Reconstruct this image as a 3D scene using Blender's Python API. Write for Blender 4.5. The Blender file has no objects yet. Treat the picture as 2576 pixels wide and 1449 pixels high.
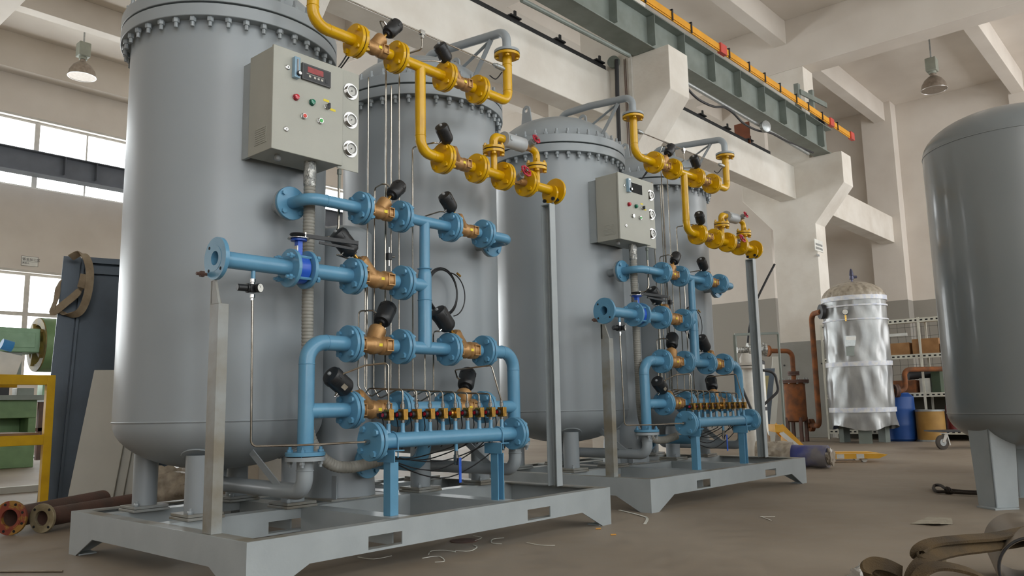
import bpy, math, random
from mathutils import Vector, Matrix, Quaternion

random.seed(7)
SC = bpy.context.scene
COL = SC.collection

# ------------------------------------------------------------------ camera
CAM = Vector((-2.0234, -3.4349, 0.85))
FPX, YAW, PITCH, ROLL = 2020.99, 0.7240, 0.1462, -0.0203
_f = Vector((math.cos(PITCH) * math.cos(YAW), math.cos(PITCH) * math.sin(YAW), math.sin(PITCH)))
_r = Vector((math.sin(YAW), -math.cos(YAW), 0))
_u = _r.cross(_f)
RT = _r * math.cos(ROLL) + _u * math.sin(ROLL)
UP = _u * math.cos(ROLL) - _r * math.sin(ROLL)
FW = _f
cd = bpy.data.cameras.new('camera')
cam = bpy.data.objects.new('camera', cd)
COL.objects.link(cam)
cd.sensor_width = 36.0
cd.lens = FPX / 2576 * 36.0
cd.clip_start, cd.clip_end = 0.05, 200
cam.matrix_world = Matrix(((RT.x, UP.x, -FW.x, CAM.x), (RT.y, UP.y, -FW.y, CAM.y), (RT.z, UP.z, -FW.z, CAM.z), (0, 0, 0, 1)))
SC.camera = cam

# ------------------------------------------------------------------ world, light, exposure
SKY = 9.0
w = bpy.data.worlds.new('overcast_sky')
SC.world = w
w.use_nodes = True
bgn = w.node_tree.nodes['Background']
bgn.inputs['Color'].default_value = (0.98, 0.985, 1.0, 1)
bgn.inputs['Strength'].default_value = SKY
vs = SC.view_settings
vs.view_transform = 'Standard'
vs.look = 'None'
vs.gamma = 1.0
vs.use_curve_mapping = False
vs.exposure = 0.0
SC.cycles.use_denoising = True
SC.cycles.max_bounces = 10
SC.cycles.diffuse_bounces = 6
SC.cycles.glossy_bounces = 4
SC.cycles.transparent_max_bounces = 12
SC.cycles.sample_clamp_indirect = 8.0
SC.cycles.caustics_reflective = False
SC.cycles.caustics_refractive = False

# room box and window ribbons (metres)
X0, X1, Y0, Y1, ZC = -9.5, 24.79, -10.2, 18.38, 10.195
RIB = ((1.595, 4.344), (6.475, 8.233))
RIBN = ((1.595, 4.344), (5.6, 9.3))      # sill and head of the two window rows

def portal(name, loc, size, into):
    ld = bpy.data.lights.new(name, 'AREA')
    ld.shape = 'RECTANGLE'
    ld.size, ld.size_y = size
    ld.cycles.is_portal = True
    o = bpy.data.objects.new(name, ld)
    COL.objects.link(o)
    o.location = loc
    o.rotation_mode = 'QUATERNION'
    o.rotation_quaternion = Vector(into).to_track_quat('-Z', 'Z')
    return o

for (s, h_) in RIB:
    portal('window_daylight', ((X0 + X1) / 2, Y1 + 0.26, (s + h_) / 2), (X1 - X0 - 1, h_ - s), (0, -1, 0))
for (s, h_) in RIBN:
    portal('window_daylight', ((X0 + X1) / 2, Y0 - 0.26, (s + h_) / 2), (X1 - X0 - 1, h_ - s), (0, 1, 0))

# ------------------------------------------------------------------ pixel -> point (2576 x 1449)
def _ray(x, y):
    return RT * ((x - 1288) / FPX) + UP * ((724.5 - y) / FPX) + FW
def gx(x, y, v):
    d = _ray(x, y); return CAM + d * ((v - CAM.x) / d.x)
def gy(x, y, v):
    d = _ray(x, y); return CAM + d * ((v - CAM.y) / d.y)
def gz(x, y, v):
    d = _ray(x, y); return CAM + d * ((v - CAM.z) / d.z)

# ------------------------------------------------------------------ materials
def lin(c):
    c /= 255.0
    return c / 12.92 if c <= 0.04045 else ((c + 0.055) / 1.055) ** 2.4
def rgb(*c):
    return tuple(lin(v) for v in c) + (1.0,)

MATS = {}
def mat(name, col, rough=0.5, metal=0.0, col2=None, scale=5.0, detail=4.0, amt=0.5, bump=0.0, bscale=60.0, coat=0.0, rvar=0.1, spec=0.5, stretch=None, alpha=None):
    if name in MATS:
        return MATS[name]
    m = bpy.data.materials.new(name)
    m.use_nodes = True
    nt = m.node_tree; N = nt.nodes; L = nt.links
    b = N['Principled BSDF']
    b.inputs['Roughness'].default_value = rough
    b.inputs['Metallic'].default_value = metal
    b.inputs['Specular IOR Level'].default_value = spec
    if coat:
        b.inputs['Coat Weight'].default_value = coat
        b.inputs['Coat Roughness'].default_value = 0.12
    tc = N.new('ShaderNodeTexCoord')
    src = tc.outputs['Object']
    if stretch:
        mp = N.new('ShaderNodeMapping'); mp.inputs['Scale'].default_value = stretch
        L.new(src, mp.inputs['Vector']); src = mp.outputs['Vector']
    nz = N.new('ShaderNodeTexNoise')
    nz.inputs['Scale'].default_value = scale; nz.inputs['Detail'].default_value = detail
    L.new(src, nz.inputs['Vector'])
    if col2 is None:
        col2 = tuple(v * 0.82 for v in col[:3]) + (1,)
    rp = N.new('ShaderNodeValToRGB')
    rp.color_ramp.elements[0].position = 0.5 - 0.5 * amt + 0.1
    rp.color_ramp.elements[1].position = 0.5 + 0.5 * amt - 0.1
    rp.color_ramp.elements[0].color = col2
    rp.color_ramp.elements[1].color = col
    L.new(nz.outputs['Fac'], rp.inputs['Fac'])
    L.new(rp.outputs['Color'], b.inputs['Base Color'])
    if rvar:
        mr = N.new('ShaderNodeMapRange')
        mr.inputs['To Min'].default_value = max(0.02, rough - rvar); mr.inputs['To Max'].default_value = min(1, rough + rvar)
        L.new(nz.outputs['Fac'], mr.inputs['Value']); L.new(mr.outputs['Result'], b.inputs['Roughness'])
    if bump:
        n2 = N.new('ShaderNodeTexNoise'); n2.inputs['Scale'].default_value = bscale; n2.inputs['Detail'].default_value = 3
        L.new(src, n2.inputs['Vector'])
        bp = N.new('ShaderNodeBump'); bp.inputs['Strength'].default_value = bump; bp.inputs['Distance'].default_value = 0.01
        L.new(n2.outputs['Fac'], bp.inputs['Height']); L.new(bp.outputs['Normal'], b.inputs['Normal'])
    if alpha is not None:
        b.inputs['Alpha'].default_value = alpha
    MATS[name] = m
    return m

TANK = mat('grey_tank_paint', rgb(150, 157, 161), 0.33, col2=rgb(147, 154, 158), scale=1.5, rvar=0.01, bump=0.012, bscale=90)
GREY = mat('grey_steel_paint', rgb(163, 170, 172), 0.42, col2=rgb(156, 163, 165), scale=6, bump=0.05)
DGREY = mat('dark_grey_tank_paint', rgb(124, 129, 131), 0.3, col2=rgb(121, 126, 128), scale=1.5, rvar=0.01, coat=0.5, bump=0.008, bscale=40)
WORN = mat('worn_grey_steel', rgb(148, 152, 151), 0.5, col2=rgb(122, 115, 100), scale=3.5, amt=0.45, bump=0.08)
BLUE = mat('light_blue_pipe_paint', rgb(97, 150, 181), 0.25, col2=rgb(91, 143, 174), scale=7, rvar=0.05, bump=0.03, bscale=90)
YEL = mat('yellow_pipe_paint', rgb(214, 167, 10), 0.24, col2=rgb(202, 154, 8), scale=7, rvar=0.05, bump=0.03, bscale=90)
GASK = mat('black_gasket_rubber', rgb(28, 28, 30), 0.7)
BRONZE = mat('cast_bronze', rgb(186, 146, 98), 0.42, 0.55, col2=rgb(168, 128, 82), scale=14, bump=0.15, bscale=220)
BRASS = mat('machined_brass', rgb(196, 156, 84), 0.28, 0.9, col2=rgb(178, 136, 66), scale=20)
BLACKP = mat('black_plastic', rgb(34, 35, 37), 0.42, col2=rgb(28, 29, 31), scale=20, bump=0.05, bscale=200)
BLACKC = mat('black_cable', rgb(26, 26, 28), 0.45)
STEEL = mat('stainless_tube', rgb(178, 172, 162), 0.22, 1.0, scale=10, col2=rgb(160, 152, 140))
CHROME = mat('bright_chrome', rgb(188, 187, 184), 0.2, 1.0, scale=12)
GALV = mat('galvanised_nut', rgb(170, 174, 174), 0.35, 0.5, scale=30)
CLEAR = mat('frosted_cap', rgb(150, 152, 152), 0.25, scale=10)
CAB = mat('beige_cabinet_paint', rgb(170, 170, 160), 0.45, col2=rgb(164, 164, 154), scale=4, bump=0.12, bscale=420)
HOSE = mat('grey_ribbed_conduit', rgb(152, 150, 142), 0.55, col2=rgb(136, 134, 126), scale=8)
TAPE = mat('clear_wrapped_tape', rgb(190, 190, 184), 0.12, 0.35, col2=rgb(120, 122, 120), scale=40, amt=0.4, bump=0.6, bscale=90)
ROYAL = mat('royal_blue_enamel', rgb(38, 92, 200), 0.3, scale=10)
REDW = mat('red_handwheel_paint', rgb(196, 44, 66), 0.35, col2=rgb(160, 30, 52), scale=30)
WHITE = mat('white_enamel', rgb(232, 232, 226), 0.4)
PAPER = mat('paper_sheet', rgb(160, 152, 136), 0.8, col2=rgb(140, 131, 116), scale=12, bump=0.3)
STICK = mat('yellow_sticker', rgb(236, 214, 40), 0.5)
LENSR = mat('red_lens', rgb(196, 26, 48), 0.12, coat=0.6)
LENSG = mat('green_lens', rgb(12, 122, 92), 0.12, coat=0.6)
BTNR = mat('red_button_face', rgb(224, 66, 52), 0.3)
BTNG = mat('green_button_face', rgb(72, 190, 90), 0.3)
SCRN = mat('dark_red_display', rgb(150, 36, 34), 0.2, col2=rgb(120, 26, 26), scale=30)
DISPB = mat('dark_display_case', rgb(62, 62, 62), 0.4)
KEYS = mat('pale_keypad_key', rgb(200, 196, 184), 0.5)
ACRY = mat('blue_acrylic', rgb(142, 176, 198), 0.1, coat=0.5)
DIAL = mat('silver_dial', rgb(196, 196, 190), 0.35, scale=20)
DARKHOLE = mat('painted_recess_shade', rgb(18, 18, 18), 0.8)  # near-black colour painted in for the shade inside holes and slots
PLAS = mat('limewashed_plaster', rgb(217, 210, 201), 0.9, col2=rgb(206, 198, 188), scale=0.9, detail=8, amt=0.6, bump=0.25, bscale=9, rvar=0)
CEIL = mat('ceiling_limewash', rgb(217, 210, 201), 0.9, col2=rgb(206, 198, 188), scale=0.8, detail=8, amt=0.6, bump=0.2, bscale=9, rvar=0)
CONC = mat('rough_white_concrete', rgb(226, 221, 212), 0.9, col2=rgb(213, 206, 195), scale=1.6, detail=9, amt=0.5, bump=0.9, bscale=7, rvar=0)
GIRD = mat('grey_green_girder_paint', rgb(128, 136, 130), 0.5, col2=rgb(112, 119, 112), scale=3)
BGIRD = mat('blue_grey_girder_paint', rgb(108, 114, 124), 0.6, scale=3)
BUSB = mat('orange_busbar_cover', rgb(232, 164, 44), 0.5, scale=2)
CLIPR = mat('salmon_red_clip', rgb(206, 82, 72), 0.5)
DARKM = mat('dark_steel', rgb(58, 58, 60), 0.55, 0.3)
ALUF = mat('white_window_frame', rgb(206, 202, 194), 0.5)
RUST = mat('rusted_steel', rgb(150, 92, 52), 0.85, col2=rgb(104, 70, 50), scale=6, detail=8, amt=0.5, bump=0.3, bscale=60)
RUSTP = mat('rust_red_primer', rgb(102, 72, 62), 0.7, col2=rgb(80, 62, 54), scale=5, detail=8, bump=0.2)
FLNG = mat('red_yellow_flange_paint', rgb(150, 112, 52), 0.55, col2=rgb(126, 58, 44), scale=9, detail=6, amt=0.25)
FLNB = mat('bare_flange_steel', rgb(176, 164, 136), 0.4, 0.4, col2=rgb(140, 128, 100), scale=9)
SLATE = mat('blue_black_steel_plate', rgb(66, 78, 90), 0.38, 0.25, col2=rgb(42, 50, 58), scale=1.6, detail=6, amt=0.6, bump=0.05)
SHEET = mat('beige_grey_panel', rgb(186, 184, 174), 0.6, col2=rgb(178, 176, 166), scale=3, bump=0.1, bscale=300)
YFR = mat('yellow_rack_paint', rgb(222, 176, 20), 0.45, col2=rgb(196, 152, 16), scale=5)
PRESSG = mat('machine_green_paint', rgb(136, 172, 142), 0.45, col2=rgb(118, 152, 122), scale=4)
PRESSL = mat('leaf_green_paint', rgb(112, 142, 98), 0.5, col2=rgb(94, 122, 82), scale=4)
FLYW = mat('oily_flywheel_yellow', rgb(150, 128, 64), 0.6, col2=rgb(96, 84, 52), scale=5)
STRAP = mat('webbing_sling', rgb(88, 70, 42), 0.9, col2=rgb(58, 46, 28), scale=6, detail=6, bump=0.5, bscale=160, stretch=(1, 1, 1))
STRAPB = mat('pale_webbing', rgb(150, 136, 114), 0.85, col2=rgb(128, 112, 90), scale=8, bump=0.3, bscale=120)
ROPE = mat('dark_greasy_rope', rgb(52, 42, 34), 0.8, bump=0.6, bscale=150)
FOIL = mat('silver_foil_wrap', rgb(172, 173, 172), 0.32, 0.35, col2=rgb(140, 142, 142), scale=3.5, detail=6, amt=0.5, bump=0.9, bscale=6, stretch=(1, 1, 0.45))
BANDW = mat('white_packing_tape', rgb(226, 226, 224), 0.35, col2=rgb(200, 206, 222), scale=14, bump=0.15)
FILM = mat('dusty_plastic_film', rgb(176, 166, 150), 0.3, col2=rgb(140, 130, 116), scale=12, bump=0.7, bscale=14)
BLUED = mat('blue_drum_plastic', rgb(32, 78, 150), 0.45)
BLUEW = mat('blue_wrapped_roll', rgb(66, 74, 134), 0.35, col2=rgb(120, 116, 118), scale=2.6, amt=0.35, bump=0.4, bscale=16)
CARD = mat('brown_cardboard', rgb(168, 126, 82), 0.8, col2=rgb(148, 108, 68), scale=5)
FIBRE = mat('kraft_fibre_drum', rgb(176, 136, 70), 0.6, col2=rgb(160, 120, 58), scale=5)
SHELF = mat('cream_slotted_angle', rgb(222, 220, 206), 0.5)
JACK = mat('pallet_truck_yellow', rgb(236, 180, 60), 0.4, col2=rgb(220, 162, 46), scale=5)
RUBR = mat('worn_rubber', rgb(72, 64, 56), 0.8)
GCAB = mat('grey_locker_paint', rgb(150, 149, 143), 0.55, col2=rgb(138, 137, 130), scale=2)
GREENB = mat('dark_green_board', rgb(66, 82, 62), 0.6)
LAMPM = mat('brushed_lamp_reflector', rgb(150, 138, 126), 0.4, 0.4, col2=rgb(128, 116, 104), scale=14)
LAMPI = mat('lamp_inner_reflector', rgb(214, 210, 206), 0.2, 0.6)
LAMPB = mat('lamp_ballast_paint', rgb(150, 154, 142), 0.5)
INK = mat('dark_printed_ink', rgb(70, 70, 72), 0.7)
LINER = mat('pale_pipe_metal', rgb(140, 128, 112), 0.4, 0.3, col2=rgb(118, 106, 92), scale=4)
TIE = mat('white_nylon_tie', rgb(226, 224, 214), 0.4)
BUTT = mat('cigarette_filter', rgb(206, 150, 70), 0.8)
BROWNP = mat('brown_steel_plate', rgb(140, 78, 48), 0.6)

def special_floor():
    m = bpy.data.materials.new('dusty_concrete_floor'); m.use_nodes = True
    nt = m.node_tree; N = nt.nodes; L = nt.links; b = N['Principled BSDF']
    tc = N.new('ShaderNodeTexCoord')
    n1 = N.new('ShaderNodeTexNoise'); n1.inputs['Scale'].default_value = 0.55; n1.inputs['Detail'].default_value = 9
    n2 = N.new('ShaderNodeTexNoise'); n2.inputs['Scale'].default_value = 7; n2.inputs['Detail'].default_value = 8
    for n in (n1, n2): L.new(tc.outputs['Object'], n.inputs['Vector'])
    r1 = N.new('ShaderNodeValToRGB')
    r1.color_ramp.elements[0].position = 0.33; r1.color_ramp.elements[1].position = 0.7
    r1.color_ramp.elements[0].color = rgb(124, 111, 96); r1.color_ramp.elements[1].color = rgb(152, 140, 125)
    L.new(n1.outputs['Fac'], r1.inputs['Fac'])
    mx = N.new('ShaderNodeMixRGB'); mx.blend_type = 'MULTIPLY'; mx.inputs['Fac'].default_value = 0.35
    r2 = N.new('ShaderNodeValToRGB'); r2.color_ramp.elements[0].position = 0.3; r2.color_ramp.elements[1].position = 0.65
    r2.color_ramp.elements[0].color = (0.62, 0.6, 0.58, 1); r2.color_ramp.elements[1].color = (1, 1, 1, 1)
    L.new(n2.outputs['Fac'], r2.inputs['Fac'])
    L.new(r1.outputs['Color'], mx.inputs['Color1']); L.new(r2.outputs['Color'], mx.inputs['Color2'])
    L.new(mx.outputs['Color'], b.inputs['Base Color'])
    mr = N.new('ShaderNodeMapRange'); mr.inputs['To Min'].default_value = 0.42; mr.inputs['To Max'].default_value = 0.75
    L.new(n2.outputs['Fac'], mr.inputs['Value']); L.new(mr.outputs['Result'], b.inputs['Roughness'])
    bp = N.new('ShaderNodeBump'); bp.inputs['Strength'].default_value = 0.12; bp.inputs['Distance'].default_value = 0.01
    L.new(n2.outputs['Fac'], bp.inputs['Height']); L.new(bp.outputs['Normal'], b.inputs['Normal'])
    return m
FLOOR = special_floor()

def dado_wall():
    m = PLAS.copy(); m.name = 'plaster_with_grey_dado'
    nt = m.node_tree; N = nt.nodes; L = nt.links; b = N['Principled BSDF']
    src = b.inputs['Base Color'].links[0].from_socket
    g = N.new('ShaderNodeNewGeometry'); sp = N.new('ShaderNodeSeparateXYZ'); L.new(g.outputs['Position'], sp.inputs['Vector'])
    lt = N.new('ShaderNodeMath'); lt.operation = 'LESS_THAN'; lt.inputs[1].default_value = 3.84; L.new(sp.outputs['Z'], lt.inputs[0])
    mx = N.new('ShaderNodeMixRGB'); mx.inputs['Color2'].default_value = rgb(150, 146, 138)
    L.new(lt.outputs[0], mx.inputs['Fac']); L.new(src, mx.inputs['Color1']); L.new(mx.outputs['Color'], b.inputs['Base Color'])
    return m
DADO = dado_wall()

def glass_mat():
    m = bpy.data.materials.new('dusty_window_glass'); m.use_nodes = True
    nt = m.node_tree; N = nt.nodes; L = nt.links
    N.remove(N['Principled BSDF'])
    t = N.new('ShaderNodeBsdfTransparent'); t.inputs['Color'].default_value = (0.93, 0.95, 0.95, 1)
    g = N.new('ShaderNodeBsdfGlossy'); g.inputs['Roughness'].default_value = 0.05
    mx = N.new('ShaderNodeMixShader'); mx.inputs['Fac'].default_value = 0.06
    L.new(t.outputs[0], mx.inputs[1]); L.new(g.outputs[0], mx.inputs[2]); L.new(mx.outputs[0], N['Material Output'].inputs['Surface'])
    return m
GLASS = glass_mat()

# ------------------------------------------------------------------ mesh helpers
class MB:
    def __init__(s): s.v = []; s.f = []
    def add(s, vs_, fs_):
        o = len(s.v); s.v += [Vector(p) for p in vs_]; s.f += [tuple(i + o for i in f) for f in fs_]; return s
    def box(s, x0, y0, z0, x1, y1, z1):
        v = [(x, y, z) for z in (z0, z1) for y in (y0, y1) for x in (x0, x1)]
        return s.add(v, [(0, 2, 3, 1), (4, 5, 7, 6), (0, 1, 5, 4), (2, 6, 7, 3), (0, 4, 6, 2), (1, 3, 7, 5)])
    def obox(s, c, ax, ay, az):     # centre and three half-axis vectors
        c = Vector(c); ax = Vector(ax); ay = Vector(ay); az = Vector(az)
        v = [c + ax * i + ay * j + az * k for k in (-1, 1) for j in (-1, 1) for i in (-1, 1)]
        return s.add(v, [(0, 2, 3, 1), (4, 5, 7, 6), (0, 1, 5, 4), (2, 6, 7, 3), (0, 4, 6, 2), (1, 3, 7, 5)])
    def bar(s, p0, p1, w_, t, side=(0, 0, 1)):     # flat bar from p0 to p1
        p0 = Vector(p0); p1 = Vector(p1); d = (p1 - p0); l = d.length; d.normalize()
        a = Vector(side) - d * Vector(side).dot(d)
        if a.length < 1e-4: a = Vector((1, 0, 0))
        a.normalize(); b = d.cross(a)
        return s.obox((p0 + p1) / 2, d * l / 2, a * w_ / 2, b * t / 2)
    def frame(s, d):
        d = Vector(d).normalized(); a = Vector((0, 0, 1)) if abs(d.z) < 0.9 else Vector((1, 0, 0))
        u = a.cross(d).normalized(); return d, u, d.cross(u)
    def lathe(s, prof, base, axis, n=32, close=False):      # prof: (radius, height along axis)
        d, u, v_ = s.frame(axis); base = Vector(base); o = len(s.v)
        for (r, h) in prof:
            for k in range(n):
                a = 2 * math.pi * k / n
                s.v.append(base + d * h + (u * math.cos(a) + v_ * math.sin(a)) * r)
        m_ = len(prof)
        for i in range(m_ - 1 + (1 if close else 0)):
            j = (i + 1) % m_
            for k in range(n):
                q = (k + 1) % n
                s.f.append((o + i * n + k, o + i * n + q, o + j * n + q, o + j * n + k))
        if not close:
            if prof[0][0] > 1e-6: s.f.append(tuple(o + k for k in reversed(range(n))))
            if prof[-1][0] > 1e-6: s.f.append(tuple(o + (m_ - 1) * n + k for k in range(n)))
        return s
    def cyl(s, p0, p1, r, r1=None, n=20):
        p0 = Vector(p0); p1 = Vector(p1); l = (p1 - p0).length
        return s.lathe([(r, 0), (r if r1 is None else r1, l)], p0, p1 - p0, n)
    def ring(s, p0, p1, ro, ri, n=32):
        p0 = Vector(p0); p1 = Vector(p1); l = (p1 - p0).length
        return s.lathe([(ro, 0), (ro, l), (ri, l), (ri, 0)], p0, p1 - p0, n, close=True)
    def torus(s, c, axis, R, r, n=32, m_=8, a0=0.0, a1=2 * math.pi):
        d, u, v_ = s.frame(axis); c = Vector(c)
        full = abs(a1 - a0 - 2 * math.pi) < 1e-6
        pts = [c + (u * math.cos(a0 + (a1 - a0) * i / n) + v_ * math.sin(a0 + (a1 - a0) * i / n)) * R for i in range(n + (0 if full else 1))]
        return s.tube(pts, r, m_, closed=full)
    def tube(s, path, r, n=12, bend=0.0, segs=6, closed=False):
        P = [Vector(p) for p in path]
        if bend > 0 and len(P) > 2:
            Q = [P[0]]
            for i in range(1, len(P) - 1):
                a = (P[i - 1] - P[i]); b = (P[i + 1] - P[i])
                la, lb = a.length, b.length; a.normalize(); b.normalize()
                ang = a.angle(b)
                if ang > 3.1: Q.append(P[i]); continue
                t = min(bend / math.tan(ang / 2), la * 0.49, lb * 0.49); rr = t * math.tan(ang / 2)
                cc = P[i] + (a + b).normalized() * (rr / math.sin(ang / 2))
                s0 = P[i] + a * t - cc; s1 = P[i] + b * t - cc
                for k in range(segs + 1):
                    f = k / segs
                    sw = s0.angle(s1); 
                    Q.append(cc + (s0 * math.sin((1 - f) * sw) + s1 * math.sin(f * sw)) / math.sin(sw))
            Q.append(P[-1]); P = Q
        rs = r if isinstance(r, (list, tuple)) else [r] * len(P)
        o = len(s.v); m_ = len(P); t0 = None; u = None
        for i in range(m_):
            if closed: t = (P[(i + 1) % m_] - P[i - 1]).normalized()
            else: t = (P[min(i + 1, m_ - 1)] - P[max(i - 1, 0)]).normalized()
            if u is None: _, u, _b = s.frame(t)
            else:
                u = (t0.rotation_difference(t) @ u); u = (u - t * u.dot(t)).normalized()
            b = t.cross(u); t0 = t
            for k in range(n):
                a = 2 * math.pi * k / n
                s.v.append(P[i] + (u * math.cos(a) + b * math.sin(a)) * rs[i])
        for i in range(m_ - (0 if closed else 1)):
            j = (i + 1) % m_
            for k in range(n):
                q = (k + 1) % n
                s.f.append((o + i * n + k, o + i * n + q, o + j * n + q, o + j * n + k))
        if not closed:
            s.f.append(tuple(o + k for k in reversed(range(n)))); s.f.append(tuple(o + (m_ - 1) * n + k for k in range(n)))
        return s
    def prism(s, poly, ax, v0, v1):     # polygon in the plane normal to axis ax ('x','y','z')
        def pt(p, t):
            if ax == 'x': return (t, p[0], p[1])
            if ax == 'y': return (p[0], t, p[1])
            return (p[0], p[1], t)
        n = len(poly); vs_ = [pt(p, v0) for p in poly] + [pt(p, v1) for p in poly]
        fs = [tuple(reversed(range(n))), tuple(range(n, 2 * n))] + [(i, (i + 1) % n, n + (i + 1) % n, n + i) for i in range(n)]
        return s.add(vs_, fs)
    def ribbon(s, path, width, thick, side):
        P = [Vector(p) for p in path]; o = len(s.v); m_ = len(P)
        for i in range(m_):
            t = (P[min(i + 1, m_ - 1)] - P[max(i - 1, 0)]).normalized()
            sd = Vector(side[i] if isinstance(side, list) else side); a = (sd - t * sd.dot(t)).normalized(); nn = t.cross(a)
            for (p, q) in ((-1, -1), (1, -1), (1, 1), (-1, 1)):
                s.v.append(P[i] + a * width / 2 * p + nn * thick / 2 * q)
        for i in range(m_ - 1):
            for k in range(4):
                q = (k + 1) % 4
                s.f.append((o + i * 4 + k, o + i * 4 + q, o + i * 4 + 4 + q, o + i * 4 + 4 + k))
        s.f.append((o + 3, o + 2, o + 1, o)); e = o + (m_ - 1) * 4; s.f.append((e, e + 1, e + 2, e + 3))
        return s
    def mesh(s, name, m, base=(0, 0, 0), ang=35):
        me = bpy.data.meshes.new(name); b = Vector(base)
        me.from_pydata([tuple(v - b) for v in s.v], [], s.f)
        import bmesh
        bm = bmesh.new(); bm.from_mesh(me); bmesh.ops.recalc_face_normals(bm, faces=bm.faces); bm.to_mesh(me); bm.free()
        me.materials.append(m)
        me.shade_smooth(); me.set_sharp_from_angle(angle=math.radians(ang))
        return me

def spline(P, n):
    P = [Vector(p) for p in P]; out = []
    for i in range(len(P) - 1):
        a = P[max(i - 1, 0)]; b = P[i]; c = P[i + 1]; d = P[min(i + 2, len(P) - 1)]
        for k in range(n):
            t_ = k / n
            out.append(0.5 * ((2 * b) + (c - a) * t_ + (2 * a - 5 * b + 4 * c - d) * t_ * t_ + (3 * b - a - 3 * c + d) * t_ ** 3))
    return out + [P[-1]]

BASE = {}
UNIT = []           # top-level things of the nearer skid, copied later for the farther one
ONLY1 = set()
REC = [False]
def link(o, parent=None):
    COL.objects.link(o)
    if parent is not None: o.parent = parent
    return o
def tag(o, label=None, cat=None, group=None, kind=None):
    if label: o['label'] = label
    if cat: o['category'] = cat
    if group: o['group'] = group
    if kind: o['kind'] = kind
    return o
def thing(name, label, cat, base, group=None, kind=None):
    o = bpy.data.objects.new(name, None); o.empty_display_size = 0.05
    link(o); o.location = base; BASE[o.name] = Vector(base); tag(o, label, cat, group, kind)
    if REC[0]: UNIT.append(o)
    return o
def rootbase(p): return BASE[p.name]
def part(name, mb, m, parent, bevel=0.0, label=None, ang=35):
    b = rootbase(parent)
    o = bpy.data.objects.new(name, mb.mesh(name, m, b, ang)); link(o, parent); BASE[o.name] = b
    if bevel: bev(o, bevel)
    if label: o['label'] = label
    return o
def bev(o, wd):
    md = o.modifiers.new('edge', 'BEVEL'); md.width = wd; md.segments = 2; md.limit_method = 'ANGLE'; md.angle_limit = math.radians(40)
def solid(name, mb, m, label, cat, base, group=None, bevel=0.0, kind=None, ang=35):
    o = bpy.data.objects.new(name, mb.mesh(name, m, base, ang)); link(o); o.location = base; BASE[o.name] = Vector(base)
    tag(o, label, cat, group, kind)
    if bevel: bev(o, bevel)
    if REC[0]: UNIT.append(o)
    return o
def struct(name, mb, m, label=None, cat=None, bevel=0.0, ang=35):
    o = bpy.data.objects.new(name, mb.mesh(name, m, (0, 0, 0), ang)); link(o); BASE[o.name] = Vector((0, 0, 0))
    tag(o, label, cat, None, 'structure')
    if bevel: bev(o, bevel)
    return o
def inst(name, me, parent, loc, axis=(0, 0, 1), spin=0.0, scale=1.0):
    o = bpy.data.objects.new(name, me); link(o, parent); b = rootbase(parent); BASE[o.name] = b
    o.location = Vector(loc) - b; o.rotation_mode = 'QUATERNION'
    o.rotation_quaternion = Vector((0, 0, 1)).rotation_difference(Vector(axis).normalized()) @ Quaternion((0, 0, 1), spin)
    if scale != 1.0: o.scale = (scale,) * 3
    return o
def copy_tree(o, parent=None):
    c = o.copy(); COL.objects.link(c); c.parent = parent
    if o.name in BASE: BASE[c.name] = BASE[o.name]
    for ch in list(o.children):
        if ch.name not in ONLY1: copy_tree(ch, c)
    return c

def hexbolt(r, grip, head, m, name='bolt'):     # head, shank, nut and stud end in one piece, along +z
    g = grip / 2
    return MB().lathe([(r, -g - head), (r, -g), (r * 0.5, -g), (r * 0.5, g), (r, g), (r, g + head), (r * 0.55, g + head), (r * 0.55, g + head * 2)], (0, 0, 0), (0, 0, 1), 6).mesh(name, m)
def hexnut(r, h_, stud, m, name='nut'):
    mb = MB()
    mb.lathe([(r * 0.9, 0), (r, h_ * 0.1), (r, h_ * 0.85), (r * 0.85, h_)], (0, 0, 0), (0, 0, 1), 6)
    if stud: mb.lathe([(r * 0.58, h_), (r * 0.58, h_ + stud)], (0, 0, 0), (0, 0, 1), 8)
    return mb.mesh(name, m)

# ================================================================== the hall
struct('floor', MB().box(X0 - 0.3, Y0 - 0.3, -0.1, X1 + 0.3, Y1 + 0.3, 0), FLOOR, 'dusty brown concrete workshop floor', 'floor')
struct('ceiling', MB().box(X0 - 0.3, Y0 - 0.3, ZC, X1 + 0.3, Y1 + 0.3, ZC + 0.2), CEIL, 'limewashed flat hall ceiling', 'ceiling')

PIERS = (-5.5, -2.2, 1.1, 4.4, 7.7, 11.0, 14.3, 17.6)
def ribbon_wall(name, y, out, label):
    mb = MB(); ya, yb = sorted((y, y + out * 0.3)); rb = RIB if out > 0 else RIBN
    for (a, b) in ((0, rb[0][0]), (rb[0][1], rb[1][0]), (rb[1][1], ZC)):
        mb.box(X0 - 0.3, ya, a, X1 + 0.3, yb, b)
    for (s_, h_) in rb:
        mb.box(X0 - 0.3, ya, s_, X0 + 0.5, yb, h_); mb.box(X1 - 0.5, ya, s_, X1 + 0.3, yb, h_)
        if out < 0:
            for xp in PIERS: mb.box(xp - 0.8, ya, s_, xp + 0.8, yb, h_)
    return struct(name, mb, PLAS, label, 'wall')
ribbon_wall('wall_far', Y1, 1, 'limewashed plaster wall with two ribbons of windows')
ribbon_wall('wall_near', Y0, -1, 'limewashed wall behind the camera with two rows of windows')
struct('wall_back', MB().box(X0 - 0.3, Y0, 0, X0, Y1, ZC), DADO, 'plaster wall with grey dado behind the camera', 'wall')
struct('wall_end', MB().box(X1, Y0, 0, X1 + 0.3, Y1, ZC), DADO, 'end wall with grey painted dado', 'wall')
struct('wall_partition', MB().box(20.61, 6.27, 0, 21.0, Y1, ZC), DADO, 'partition wall with grey dado in the next bay', 'wall')

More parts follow.
